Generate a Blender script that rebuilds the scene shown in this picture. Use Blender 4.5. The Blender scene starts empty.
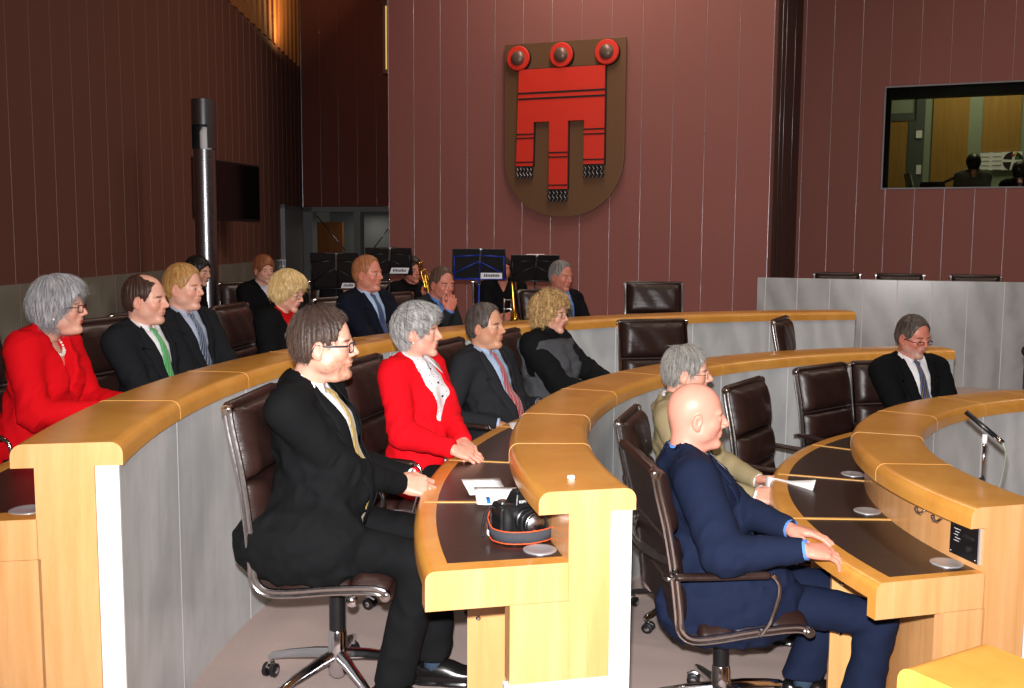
import bpy, bmesh, math, random
import numpy as np
from math import sin, cos, pi, radians, atan2, sqrt, hypot
from mathutils import Vector, Matrix
random.seed(4)
SC = bpy.context.scene
COL = SC.collection

# ------------------------------------------------------------ camera
F_PX = 1000.0
PITCH = math.atan(104.0 / F_PX)
ROLL = 0.006
CAM_Z = 1.80
cd = bpy.data.cameras.new('camera'); cam = bpy.data.objects.new('camera', cd); COL.objects.link(cam)
cd.sensor_width = 36.0; cd.lens = 36.0 * F_PX / 1024.0; cd.clip_start = 0.05; cd.clip_end = 100
SC.camera = cam


def cam_ray(u, v):
    x = u - 512.0; y = 344.0 - v
    c, s = cos(ROLL), sin(ROLL)
    x, y = c * x - s * y, s * x + c * y
    cp, sp = cos(PITCH), sin(PITCH)
    return Vector((x, F_PX * cp + y * sp, -F_PX * sp + y * cp))


def at_depth(u, v, Y):
    d = cam_ray(u, v); return d * (Y / d.y) + Vector((0, 0, CAM_Z))


def at_height(u, v, z):
    d = cam_ray(u, v); return d * ((z - CAM_Z) / d.z) + Vector((0, 0, CAM_Z))


_f = cam_ray(512, 344).normalized(); _r = (cam_ray(612, 344) - cam_ray(412, 344)).normalized(); _u = _r.cross(_f)
cam.matrix_world = Matrix(((_r.x, _u.x, -_f.x, 0), (_r.y, _u.y, -_f.y, 0), (_r.z, _u.z, -_f.z, CAM_Z), (0, 0, 0, 1)))

# ------------------------------------------------------------ objects
def thing(name, label, cat, loc=(0, 0, 0), rz=0.0, group=None):
    o = bpy.data.objects.new(name, None); COL.objects.link(o)
    o.location = loc; o.rotation_euler = (0, 0, rz); o.empty_display_size = 0.1
    o['label'] = label; o['category'] = cat
    if group: o['group'] = group
    return o


def tag(o, label, cat, group=None):
    o['label'] = label; o['category'] = cat
    if group: o['group'] = group
    return o


def link(name, me, mats, parent=None, smooth=None):
    o = bpy.data.objects.new(name, me); COL.objects.link(o)
    if not isinstance(mats, (list, tuple)): mats = [mats]
    for m in mats: me.materials.append(m)
    if parent is not None: o.parent = parent
    if smooth is not None:
        me.polygons.foreach_set('use_smooth', [True] * len(me.polygons))
        if smooth < 3: set_sharp(me, smooth)
    return o


def set_sharp(me, ang):
    bm = bmesh.new(); bm.from_mesh(me)
    for e in bm.edges:
        if len(e.link_faces) == 2 and e.calc_face_angle(0) > ang: e.smooth = False
    bm.to_mesh(me); bm.free()


def structure(o):
    o['kind'] = 'structure'; return o


class MB:
    """collects shapes into one mesh"""
    def __init__(s): s.v = []; s.f = []; s.m = []; s.uv = {}
    def add(s, vs, fs, mi=0):
        n = len(s.v); s.v += [tuple(v) for v in vs]
        s.f += [tuple(n + i for i in f) for f in fs]; s.m += [mi] * len(fs); return s
    def box(s, x0, x1, y0, y1, z0, z1, mi=0, M=None):
        vs = [Vector((x, y, z)) for z in (z0, z1) for y in (y0, y1) for x in (x0, x1)]
        if M is not None: vs = [M @ v for v in vs]
        return s.add(vs, [(0, 2, 3, 1), (4, 5, 7, 6), (0, 1, 5, 4), (2, 6, 7, 3), (0, 4, 6, 2), (1, 3, 7, 5)], mi)
    def prism(s, outline, z0, z1, mi=0, M=None):
        n = len(outline)
        vs = [Vector((p[0], p[1], z)) for z in (z0, z1) for p in outline]
        if M is not None: vs = [M @ v for v in vs]
        fs = [tuple(range(n - 1, -1, -1)), tuple(range(n, 2 * n))] + [(i, (i + 1) % n, n + (i + 1) % n, n + i) for i in range(n)]
        return s.add(vs, fs, mi)
    def sweep(s, path, prof, mi=0, up=None, closed=False, cap=True, scale=None):
        """prof: list of (a,b) ; a along side vector, b along up vector"""
        path = [Vector(p) for p in path]; n = len(path); m = len(prof); vs = []
        prev = None
        for i, p in enumerate(path):
            if closed: t = path[(i + 1) % n] - path[i - 1]
            else: t = path[min(i + 1, n - 1)] - path[max(i - 1, 0)]
            t.normalize()
            if up is not None: u = Vector(up)
            elif prev is None: u = Vector((0, 0, 1)) if abs(t.z) < 0.9 else Vector((1, 0, 0))
            else: u = prev
            sd = t.cross(u)
            if sd.length < 1e-6: sd = t.orthogonal()
            sd.normalize(); u2 = sd.cross(t).normalized(); prev = u2
            k = scale[i] if scale else 1.0
            for a, b in prof: vs.append(p + sd * a * k + u2 * b * k)
        fs = []
        for i in range(n if closed else n - 1):
            j = (i + 1) % n
            for k in range(m):
                l = (k + 1) % m
                fs.append((i * m + k, i * m + l, j * m + l, j * m + k))
        if cap and not closed:
            fs.append(tuple(range(m - 1, -1, -1))); fs.append(tuple((n - 1) * m + k for k in range(m)))
        return s.add(vs, fs, mi)
    def tube(s, path, r, mi=0, seg=8, closed=False, scale=None):
        return s.sweep(path, [(r * cos(2 * pi * k / seg), r * sin(2 * pi * k / seg)) for k in range(seg)], mi, closed=closed, scale=scale)
    def lathe(s, prof, c=(0, 0, 0), seg=24, mi=0, M=None):
        """prof: (r,z) list"""
        vs = []; n = len(prof)
        for r, z in prof:
            for k in range(seg):
                a = 2 * pi * k / seg; v = Vector((c[0] + r * cos(a), c[1] + r * sin(a), c[2] + z))
                vs.append(M @ v if M is not None else v)
        fs = [(i * seg + k, i * seg + (k + 1) % seg, (i + 1) * seg + (k + 1) % seg, (i + 1) * seg + k) for i in range(n - 1) for k in range(seg)]
        fs.append(tuple(range(seg - 1, -1, -1))); fs.append(tuple((n - 1) * seg + k for k in range(seg)))
        return s.add(vs, fs, mi)
    def sphere(s, c, r, mi=0, seg=12, rings=8):
        r = (r, r, r) if not isinstance(r, (tuple, list)) else r
        vs = [(c[0], c[1], c[2] - r[2])]
        for i in range(1, rings):
            t = -pi / 2 + pi * i / rings
            for k in range(seg):
                a = 2 * pi * k / seg
                vs.append((c[0] + r[0] * cos(t) * cos(a), c[1] + r[1] * cos(t) * sin(a), c[2] + r[2] * sin(t)))
        vs.append((c[0], c[1], c[2] + r[2])); L = len(vs) - 1
        fs = [(0, 1 + (k + 1) % seg, 1 + k) for k in range(seg)]
        for i in range(rings - 2):
            for k in range(seg):
                a = 1 + i * seg + k; b = 1 + i * seg + (k + 1) % seg
                fs.append((a, b, b + seg, a + seg))
        o = 1 + (rings - 2) * seg
        fs += [(o + k, o + (k + 1) % seg, L) for k in range(seg)]
        return s.add(vs, fs, mi)
    def mesh(s, name):
        me = bpy.data.meshes.new(name); me.from_pydata([tuple(v) for v in s.v], [], s.f)
        me.polygons.foreach_set('material_index', s.m)
        bm = bmesh.new(); bm.from_mesh(me)
        bmesh.ops.recalc_face_normals(bm, faces=bm.faces); bm.to_mesh(me); bm.free()
        return me
    def build(s, name, mats, parent=None, smooth=None, bevel=0.0, seg=2):
        o = link(name, s.mesh(name), mats, parent, smooth)
        if bevel:
            b = o.modifiers.new('b', 'BEVEL'); b.width = bevel; b.segments = seg; b.limit_method = 'ANGLE'; b.angle_limit = radians(40)
        return o


# ------------------------------------------------------------ materials
def srgb(r, g, b):
    f = lambda c: (c / 12.92 if c <= 0.04045 else ((c + 0.055) / 1.055) ** 2.4)
    return (f(r / 255.0), f(g / 255.0), f(b / 255.0), 1.0)


class NT:
    def __init__(s, name):
        s.m = bpy.data.materials.new(name); s.m.use_nodes = True; s.t = s.m.node_tree
        s.b = s.t.nodes['Principled BSDF']; s.out = s.t.nodes['Material Output']
    def n(s, typ, **kw):
        d = s.t.nodes.new(typ)
        for k, v in kw.items():
            if k in d.inputs: d.inputs[k].default_value = v
            else: setattr(d, k, v)
        return d
    def l(s, a, b): s.t.links.new(a, b)
    def ramp(s, fac, stops, interp='LINEAR'):
        r = s.n('ShaderNodeValToRGB'); cr = r.color_ramp; cr.interpolation = interp
        while len(cr.elements) < len(stops): cr.elements.new(0.5)
        for e, (p, c) in zip(cr.elements, stops): e.position = p; e.color = c
        s.l(fac, r.inputs[0]); return r.outputs[0]
    def coords(s, scale=(1, 1, 1), which='Object', rot=(0, 0, 0)):
        c = s.n('ShaderNodeTexCoord'); m = s.n('ShaderNodeMapping'); m.inputs['Scale'].default_value = scale
        m.inputs['Rotation'].default_value = rot; s.l(c.outputs[which], m.inputs[0]); return m.outputs[0]
    def noise(s, vec, scale=5, detail=3, rough=0.5, dist=0.0):
        n = s.n('ShaderNodeTexNoise'); n.inputs['Scale'].default_value = scale; n.inputs['Detail'].default_value = detail
        n.inputs['Roughness'].default_value = rough; n.inputs['Distortion'].default_value = dist
        s.l(vec, n.inputs['Vector']); return n.outputs[0]
    def bump(s, h, strength=0.2, dist=0.01):
        b = s.n('ShaderNodeBump'); b.inputs['Strength'].default_value = strength; b.inputs['Distance'].default_value = dist
        s.l(h, b.inputs['Height']); s.l(b.outputs[0], s.b.inputs['Normal']); return b
    def set(s, **kw):
        for k, v in kw.items(): s.b.inputs[k.replace('_', ' ')].default_value = v
        return s


def plain(name, col, rough=0.5, metal=0.0, **kw):
    t = NT(name); t.set(Base_Color=col, Roughness=rough, Metallic=metal)
    for k, v in kw.items(): t.b.inputs[k.replace('_', ' ')].default_value = v
    # faint surface variation
    n = t.noise(t.coords(), 60, 2); r = t.ramp(n, [(0.3, (rough * 0.9,) * 3 + (1,)), (0.7, (min(1, rough * 1.1),) * 3 + (1,))])
    t.l(r, t.b.inputs['Roughness'])
    return t.m


def emit(name, col, strength):
    t = NT(name); t.set(Base_Color=col, Emission_Color=col, Emission_Strength=strength); return t.m


def wood(name, c1, c2, c3, scale=(1.2, 1.2, 14), rough=0.3, det=1.0):
    t = NT(name); v = t.coords(scale)
    n = t.noise(v, 2.2, 5, 0.6, 0.6)
    n2 = t.noise(t.coords((scale[0] * 6, scale[1] * 6, scale[2] * 6)), 9, 3, 0.6)
    mx = t.n('ShaderNodeMath', operation='MULTIPLY_ADD'); t.l(n2, mx.inputs[0]); mx.inputs[1].default_value = 0.25; t.l(n, mx.inputs[2])
    t.l(t.ramp(mx.outputs[0], [(0.35, c1), (0.6, c2), (0.85, c3)]), t.b.inputs['Base Color'])
    t.set(Roughness=rough); t.b.inputs['Coat Weight'].default_value = 0.25; t.b.inputs['Coat Roughness'].default_value = 0.2
    return t.m


M = {}
M['wood'] = wood('honey_beech', srgb(214, 158, 96), srgb(222, 169, 108), srgb(230, 180, 120), (9, 9, 0.7))
M['wood_top'] = wood('honey_beech_top', srgb(200, 134, 54), srgb(210, 146, 64), srgb(222, 160, 78), (2.5, 2.5, 2.5), 0.28)
M['wood_edge'] = wood('honey_beech_edge', srgb(206, 138, 56), srgb(216, 150, 66), srgb(224, 162, 78), (3, 3, 1.5), 0.25)
M['wood_end_flash'] = wood('beech_end_flash_tone', srgb(206, 146, 88), srgb(217, 160, 104), srgb(226, 174, 120), (9, 9, 0.7))  # end veneer with its own grain; flash-lit paleness is put into the colour
M['wood_line'] = plain('pale_wood_inlay', srgb(226, 172, 96), 0.4)
M['dark_top'] = wood('wenge_surface', srgb(30, 18, 14), srgb(40, 25, 20), srgb(52, 34, 28), (3, 26, 3), 0.38)
M['white_edge'] = plain('white_stone_edge', srgb(236, 236, 236), 0.4)


def marble(name, c1, c2, c3, sc=1.6, rough=0.22):
    t = NT(name); v = t.coords((1, 1, 0.55), rot=(0.3, 0.5, 0.2))
    w = t.n('ShaderNodeTexWave'); w.inputs['Scale'].default_value = sc; w.inputs['Distortion'].default_value = 9
    w.inputs['Detail'].default_value = 4; w.inputs['Detail Scale'].default_value = 1.2; t.l(v, w.inputs[0])
    n = t.noise(v, sc * 1.5, 6, 0.65, 1.0)
    mx = t.n('ShaderNodeMath', operation='MULTIPLY_ADD'); t.l(w.outputs[1], mx.inputs[0]); mx.inputs[1].default_value = 0.35; t.l(n, mx.inputs[2])
    t.l(t.ramp(mx.outputs[0], [(0.3, c1), (0.62, c2), (0.95, c3)]), t.b.inputs['Base Color']); t.set(Roughness=rough)
    return t.m


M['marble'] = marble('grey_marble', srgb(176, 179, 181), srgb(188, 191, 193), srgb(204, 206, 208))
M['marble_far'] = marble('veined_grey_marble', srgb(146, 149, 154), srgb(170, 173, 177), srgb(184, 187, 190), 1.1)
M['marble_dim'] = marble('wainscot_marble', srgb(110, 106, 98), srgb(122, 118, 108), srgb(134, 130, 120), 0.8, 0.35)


def fabric_panel(name, c, v=0.12, rough=0.8):
    t = NT(name); n = t.noise(t.coords((1, 1, 1)), 260, 2, 0.6); n2 = t.noise(t.coords((3, 3, 40)), 3, 2)
    lo = tuple(x * (1 - v) for x in c[:3]) + (1,); hi = tuple(x * (1 + v) for x in c[:3]) + (1,)
    m = t.n('ShaderNodeMath', operation='ADD'); t.l(n, m.inputs[0]); t.l(n2, m.inputs[1])
    t.l(t.ramp(m.outputs[0], [(0.6, lo), (1.0, hi)]) if False else t.ramp(n, [(0.35, lo), (0.65, hi)]), t.b.inputs['Base Color'])
    t.set(Roughness=rough); t.bump(n, 0.15, 0.003); return t.m


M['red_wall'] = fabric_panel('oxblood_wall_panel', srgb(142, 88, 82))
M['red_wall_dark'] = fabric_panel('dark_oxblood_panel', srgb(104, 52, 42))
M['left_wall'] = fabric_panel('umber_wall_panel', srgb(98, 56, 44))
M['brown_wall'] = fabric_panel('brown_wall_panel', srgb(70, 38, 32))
M['carpet'] = fabric_panel('taupe_carpet', srgb(168, 150, 145), 0.1, 0.95)
M['seam'] = plain('aluminium_seam', srgb(205, 200, 205), 0.3, 0.9)
M['chrome'] = plain('chrome', srgb(225, 225, 230), 0.12, 1.0)
M['polished'] = plain('polished_aluminium', srgb(205, 200, 200), 0.18, 1.0)
M['satin'] = plain('satin_aluminium', srgb(200, 200, 205), 0.4, 0.6)
M['dull_seam'] = plain('dull_bronze_seam', srgb(105, 80, 70), 0.5, 0.6)
M['steel'] = plain('brushed_steel', srgb(150, 150, 155), 0.3, 1.0)
M['black'] = plain('black_plastic', srgb(22, 22, 24), 0.35)
M['black_matt'] = plain('black_matt', srgb(16, 16, 17), 0.75)
M['white'] = plain('white_paper', srgb(240, 240, 244), 0.7)
M['ceiling'] = plain('ceiling_board', srgb(120, 105, 90), 0.9)


def leather(name, c):
    t = NT(name); vo = t.n('ShaderNodeTexVoronoi'); vo.inputs['Scale'].default_value = 220; t.l(t.coords(), vo.inputs['Vector'])
    n = t.noise(t.coords(), 9, 3); hi = tuple(x * 1.5 for x in c[:3]) + (1,)
    t.l(t.ramp(n, [(0.3, c), (0.75, hi)]), t.b.inputs['Base Color']); t.set(Roughness=0.36)
    n3 = t.noise(t.coords((1, 1, 2.5)), 14, 4, 0.6)
    a = t.n('ShaderNodeMath', operation='MULTIPLY_ADD'); t.l(vo.outputs[0], a.inputs[0]); a.inputs[1].default_value = 0.12; t.l(n3, a.inputs[2])
    t.bump(a.outputs[0], 0.35, 0.008); return t.m


M['leather'] = leather('brown_leather', srgb(40, 24, 21))
M['leather_black'] = leather('black_leather', srgb(22, 20, 21))
M['mesh_back'] = fabric_panel('brown_back_sling', srgb(70, 52, 46), 0.3, 0.7)


def cloth(name, c, v=0.12, rough=0.85, fold=0.35, sheen=0.0):
    t = NT(name); n = t.noise(t.coords((1, 1, 1)), 420, 2, 0.7)
    lo = tuple(x * (1 - v) for x in c[:3]) + (1,); hi = tuple(x * (1 + v) for x in c[:3]) + (1,)
    t.l(t.ramp(n, [(0.35, lo), (0.65, hi)]), t.b.inputs['Base Color']); t.set(Roughness=rough, Sheen_Weight=sheen, Specular_IOR_Level=0.1)
    n2 = t.noise(t.coords((1.0, 1.0, 0.5), rot=(0.5, 0.3, 0)), 6, 1, 0.4, 0.8)
    a = t.n('ShaderNodeMath', operation='MULTIPLY_ADD'); t.l(n, a.inputs[0]); a.inputs[1].default_value = 0.02; t.l(n2, a.inputs[2])
    t.bump(n2, fold * 0.8, 0.014); return t.m
# ------------------------------------------------------------ chamber geometry
CX, CY = 3.516, 3.648
FL = {1: 0.27, 2: 0.12, 3: 0.0}
RIN = {1: 4.70, 2: 3.225, 3: 1.835}
ZT = {1: CAM_Z - 0.577, 2: CAM_Z - 0.732, 3: CAM_Z - 0.834}
A0 = {1: 190.4, 2: 193.0, 3: 195.2}
A1 = {1: 98.0, 2: 98.3, 3: 98.3}
SEAM = {1: [181.5, 172.1, 163.0, 153.5, 143.6, 134.3, 125.5, 116.3, 107.4],
        2: [181.4, 170.9, 158.6, 146.5, 134.1, 122.5, 110.4],
        3: [178.0, 160.5, 142.8, 124.4, 110.5]}
WT = {1: 0.238, 2: 0.208, 3: 0.238}
BASE = {1: -1, 2: 0.49, 3: -1}
SLAB, SLABT, DESKD, DESKZ, APR = 0.30, 0.068, 0.635, 0.216, 0.118


def polar(r, a, z=0.0):
    a = radians(a); return Vector((CX + r * cos(a), CY + r * sin(a), z))


def arc_sweep(mb, prof, a0, a1, mi=0, step=1.5, mats=None, cap=None):
    """prof: (r,z) closed polygon swept along the arc; mats: material per profile edge"""
    n = max(2, int(abs(a1 - a0) / step) + 1); m = len(prof); vs = []
    for i in range(n):
        a = a0 + (a1 - a0) * i / (n - 1)
        vs += [polar(r, a, z) for r, z in prof]
    base = len(mb.v); mb.v += [tuple(v) for v in vs]
    for i in range(n - 1):
        for k in range(m):
            l = (k + 1) % m
            mb.f.append((base + i * m + k, base + i * m + l, base + (i + 1) * m + l, base + (i + 1) * m + k)); mb.m.append(mats[k] if mats else mi)
    mb.f.append(tuple(base + m - 1 - k for k in range(m))); mb.m.append(mi if cap is None else cap)
    mb.f.append(tuple(base + (n - 1) * m + k for k in range(m))); mb.m.append(mi if cap is None else cap)


def round_prof(r0, r1, z0, z1, rad, seg=5):
    """rectangle whose two upper corners are rounded"""
    p = [(r0, z0)]
    for k in range(seg + 1):
        t = pi - (pi / 2) * k / seg; p.append((r0 + rad + rad * cos(t), z1 - rad + rad * sin(t)))
    for k in range(seg + 1):
        t = pi / 2 - (pi / 2) * k / seg; p.append((r1 - rad + rad * cos(t), z1 - rad + rad * sin(t)))
    p.append((r1, z0)); return p


DESC = {1: 'outermost raised curved beech desk on the left with grey marble front',
        2: 'middle curved beech desk carrying the camera and leaflets, grey marble front',
        3: 'innermost curved beech desk where the bald man rests his hands'}
for R in (1, 2, 3):
    r0, zt, fl, a0, a1 = RIN[R], ZT[R], FL[R], A0[R], A1[R]
    wt = WT[R]; zb_ = max(BASE[R], fl)
    t = thing('curved_council_desk', DESC[R], 'desk', polar(r0 + 0.3, 140, fl))
    loc = t.location.copy()

    def put(mb, name, mats, smooth=None, **kw):
        o = mb.build(name, mats, t, smooth, **kw); o.matrix_parent_inverse = Matrix.Translation(-loc); return o
    # slab
    mb = MB(); p = round_prof(r0, r0 + SLAB, zt - SLABT, zt, 0.034)
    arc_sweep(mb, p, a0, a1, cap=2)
    # darker edge blocks at the end face are part of the same slab: inlay lines
    for s in SEAM[R]:
        d = 0.0012 / r0 * 57.3
        q = [(r * 1.0, z) for r, z in round_prof(r0 - 0.0008, r0 + SLAB + 0.0008, zt - SLABT, zt + 0.0008, 0.034)]
        arc_sweep(mb, q, s - d, s + d, 1, step=10)
    put(mb, 'top_slab', [M['wood_top'], M['wood_line'], M['wood_end_flash']], smooth=0.6)
    # wall core: marble facing inside, white stone end, wood outside
    mb = MB(); arc_sweep(mb, [(r0 + 0.014, fl - 0.3), (r0 + 0.014, zt - SLABT), (r0 + 0.075, zt - SLABT), (r0 + 0.075, fl - 0.3)], a0 - 0.15, a1)
    for s in SEAM[R]:
        d = 0.22 / r0; arc_sweep(mb, [(r0 + 0.0135, fl - 0.29), (r0 + 0.0135, zt - SLABT), (r0 + 0.02, zt - SLABT), (r0 + 0.02, fl - 0.29)], s - d, s + d, 1, step=10)
    put(mb, 'marble_front', [M['marble'], M['white_edge']])
    d = 0.17 / r0 * 57.3 * 0.05
    mb = MB()
    arc_sweep(mb, [(r0 + 0.012, fl - 0.3), (r0 + 0.012, zt - SLABT), (r0 + 0.078, zt - SLABT), (r0 + 0.078, fl - 0.3)], a0, a0 - 0.18, 0, step=10)
    if zb_ > fl: arc_sweep(mb, [(r0 + 0.078, fl), (r0 + 0.078, zb_), (r0 + 0.40, zb_), (r0 + 0.40, fl)], a0 + 0.02, a0 - 0.5, 0, step=10)
    put(mb, 'white_stone_end', [M['white_edge']])
    mb = MB(); arc_sweep(mb, [(r0 + 0.075, zb_), (r0 + 0.075, zt - SLABT), (r0 + wt, zt - SLABT), (r0 + wt, zb_)], a0, a0 - 0.5, step=10)
    arc_sweep(mb, [(r0 + 0.075, fl), (r0 + 0.075, zt - SLABT), (r0 + wt, zt - SLABT), (r0 + wt, fl)], a0 - 0.5, a1)
    put(mb, 'modesty_panel', [M['wood_end_flash']])
    # end cheek below the desk
    mb = MB(); zd = zt - DESKZ
    arc_sweep(mb, [(r0 + wt - 0.008, zb_), (r0 + wt - 0.008, zd - APR + 0.002), (r0 + 0.385, zd - APR + 0.002), (r0 + 0.385, zb_)], a0, a0 - 1.1, 0, step=10)
    put(mb, 'end_cheek', [M['wood_end_flash']])
    # writing shelf: thick wooden end board, rounded front edge, dark surface
    mb = MB(); rd = r0 + DESKD
    prof = [(r0 + wt - 0.002, zd - APR), (r0 + wt - 0.002, zd)] + [(rd - 0.028 + 0.028 * cos(pi / 2 - pi / 2 * k / 5), zd - 0.028 + 0.028 * sin(pi / 2 - pi / 2 * k / 5)) for k in range(6)] + [(rd, zd - APR)]
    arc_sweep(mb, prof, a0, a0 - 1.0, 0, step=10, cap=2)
    prof2 = [(rd - 0.075, zd - 0.06), (rd - 0.075, zd)] + prof[2:-1] + [(rd, zd - 0.06)]
    arc_sweep(mb, prof2, a0 - 1.0, a1, 0)
    for s in SEAM[R]:
        d = 0.4 / r0
        arc_sweep(mb, [(r, z) for r, z in [(r0 + wt, zd - 0.01), (r0 + wt, zd + 0.0012), (rd - 0.028, zd + 0.0012), (rd + 0.0008, zd - 0.028), (rd + 0.0008, zd - 0.05), (rd - 0.03, zd - 0.05)]], s - d, s + d, 1, step=10)
    put(mb, 'desk_edge', [M['wood_edge'], M['wood_line'], M['wood_end_flash']], smooth=0.6)
    mb = MB(); arc_sweep(mb, [(r0 + wt, zd - 0.05), (r0 + wt, zd - 0.0015), (rd - 0.0745, zd - 0.0015), (rd - 0.0745, zd - 0.05)], a0 - 0.8, a1)
    put(mb, 'writing_surface', [M['dark_top']])
    # support boards with two bolts
    for s in SEAM[R]:
        if not (A1[R] < s < A0[R]): continue
        mb = MB(); arc_sweep(mb, [(r0 + wt - 0.008, fl), (r0 + wt - 0.008, zd - 0.05), (r0 + 0.45, zd - 0.05), (r0 + 0.45, fl)], s + 0.25, s - 0.25, 0, step=10)
        b = put(mb, 'support_board', [M['wood']])
        for zz in (0.30, 0.50):
            q = polar(r0 + 0.41, s + 0.26, 0); rt = Matrix.Translation((q.x, q.y, fl + zz)) @ Matrix.Rotation(radians(s), 4, 'Z') @ Matrix.Rotation(-pi / 2, 4, 'X')
            m2 = MB().lathe([(0.009, 0), (0.009, 0.003), (0.005, 0.006)], seg=10, M=rt)
            m2.build('bolt', [M['chrome']], b, smooth=0.6)
    # round silver domes let into the dark surface, one per seat
    ss = [a0] + SEAM[R] + [a1]
    for i in range(len(ss) - 1):
        am = ss[i] - {1: 1.3, 2: 2.3, 3: 3.2}[R]
        q = polar(r0 + {1: 0.292, 2: 0.262, 3: 0.290}[R], am)
        mb = MB().lathe([(0.052, -0.002), (0.052, 0.002), (0.046, 0.0045), (0.038, 0.003), (0.02, 0.0008), (0.004, 0.0004)], (q.x, q.y, zd - 0.001), 28)
        o = put(mb, 'silver_cable_cap', [M['satin']], smooth=0.8)

# ------------------------------------------------------------ floors
def annulus(name, r0, r1, z, mat):
    mb = MB(); n = 120
    vs = []; fs = []
    for i in range(n):
        a = 2 * pi * i / n
        vs += [(CX + r0 * cos(a), CY + r0 * sin(a), z - 0.2), (CX + r0 * cos(a), CY + r0 * sin(a), z), (CX + r1 * cos(a), CY + r1 * sin(a), z)]
    for i in range(n):
        j = (i + 1) % n
        fs += [(3 * i, 3 * j, 3 * j + 1, 3 * i + 1), (3 * i + 1, 3 * j + 1, 3 * j + 2, 3 * i + 2)]
    mb.add(vs, fs); return structure(mb.build(name, [mat]))


annulus('floor_outer_tier', RIN[1] + 0.05, 24, FL[1], M['carpet'])
annulus('floor_middle_tier', RIN[2] + 0.05, RIN[1] + 0.05, FL[2], M['carpet'])
annulus('floor_inner_tier', 0.01, RIN[2] + 0.05, FL[3], M['carpet'])

# ------------------------------------------------------------ walls
WH = 7.0
def wall_frame(P, dx, dy):
    """s runs along the wall, d away behind it"""
    L = hypot(dx, dy); ax = Vector((dx / L, dy / L, 0)); nx = Vector((-ax.y, ax.x, 0))
    if nx.y < 0: nx = -nx
    return Matrix(((ax.x, nx.x, 0, P[0]), (ax.y, nx.y, 0, P[1]), (0, 0, 1, 0), (0, 0, 0, 1)))


def seam_strip(mb, M4, s, z0, z1, w=0.009, mi=0, d=-0.004):
    pr = [(-w / 2, 0.004), (-w / 2 * 0.7, -0.0025), (0, -0.004), (w / 2 * 0.7, -0.0025), (w / 2, 0.004)]
    vs = [M4 @ Vector((s + a, b, z)) for z in (z0, z1) for a, b in pr]; m = len(pr)
    mb.add(vs, [(i, i + 1, m + i + 1, m + i) for i in range(m - 1)], mi)


# main wall with the shield


def on_plane(M4, d, u, v):
    """pixel -> (s, z) on the plane at offset d of a wall frame"""
    inv = M4.inverted(); o = inv @ Vector((0, 0, CAM_Z)); r = inv.to_3x3() @ cam_ray(u, v)
    t = (d - o.y) / r.y; p = o + r * t; return p.x, p.z


D0 = 13.5
MW = wall_frame((-0.123 * D0, D0), 0.0264, -0.0104)
w = on_plane(MW, 0, 734, 250)[0] / 12.0
LW = on_plane(MW, 0, 771, 150)[0]

mb = MB().box(0, LW, 0, 0.3, 0, WH, 0, MW); structure(mb.build('wall_back', [M['red_wall']]))
mb = MB()
for k in range(0, 14):
    if k * w < LW: seam_strip(mb, MW, k * w if k else 0.006, 0.3, WH, 0.007)
seam_strip(mb, MW, LW - 0.004, 0.3, WH)
structure(mb.build('trim_1', [M['seam']], smooth=3))
# return of the main wall, dark brown
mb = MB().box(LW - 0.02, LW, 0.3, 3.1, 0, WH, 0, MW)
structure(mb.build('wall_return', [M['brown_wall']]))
mb = MB()
for d in (0.7, 1.1, 2.1):
    c = MW @ Vector((LW + 0.004, d, 0)); mb.tube([(c.x, c.y, 0.3), (c.x, c.y, WH)], 0.006, seg=6)
structure(mb.build('trim_2', [M['steel']], smooth=3))
# left return behind the main wall
mb = MB().box(0, 0.02, 0.3, 5.5, 0, WH, 0, MW); structure(mb.build('wall_recess_side', [M['red_wall_dark']]))

# right wall with control room window
RO = MW @ Vector((LW, 3.05, 0))
RW = wall_frame((RO.x, RO.y), 0.0264, -0.0104)


sx0, z_t = on_plane(RW, 0, 886.5, 88); _, z_b = on_plane(RW, 0, 886, 188)
sx1 = sx0 + 3.4
LR = 12.0
mb = MB()
mb.box(-0.1, sx0, 0, 0.2, 0, WH, 0, RW); mb.box(sx1, LR, 0, 0.2, 0, WH, 0, RW)
mb.box(sx0, sx1, 0, 0.2, z_t, WH, 0, RW); mb.box(sx0, sx1, 0, 0.2, 0, z_b, 0, RW)
structure(mb.build('wall_right', [M['red_wall']]))
mb = MB(); s_first = on_plane(RW, 0, 826.5, 240)[0]; s_next = on_plane(RW, 0, 942, 240)[0]; wr = (s_next - s_first) / 4
for k in range(-1, 18):
    s = s_first + k * wr
    if s < 0.02: continue
    if sx0 - 0.03 < s < sx1 + 0.02: seam_strip(mb, RW, s, 0.3, z_b - 0.02); seam_strip(mb, RW, s, z_t + 0.02, WH, 0.006)
    else: seam_strip(mb, RW, s, 0.3, WH)
structure(mb.build('trim_3', [M['seam']], smooth=3))
M['dull_frame'] = plain('grey_window_frame', srgb(120, 118, 122), 0.5, 0.5)
wnd = structure(MB().box(sx0, sx1, -0.012, 0.2, z_b - 0.02, z_b, 0, RW).box(sx0, sx1, -0.012, 0.2, z_t, z_t + 0.02, 0, RW)
                .box(sx0 - 0.02, sx0, -0.012, 0.2, z_b - 0.02, z_t + 0.02, 0, RW).box(sx1, sx1 + 0.02, -0.012, 0.2, z_b - 0.02, z_t + 0.02, 0, RW).build('window_1', [M['dull_frame']]))
t = NT('window_glass'); t.set(Base_Color=(0.8, 0.85, 0.8, 1), Roughness=0.02, Transmission_Weight=1.0, IOR=1.02)
M['glass'] = t.m
pane = MB().box(sx0, sx1, 0.05, 0.056, z_b, z_t, 0, RW).build('pane', [M['glass']], wnd)
for o in (pane,): o['kind'] = 'structure'
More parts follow.
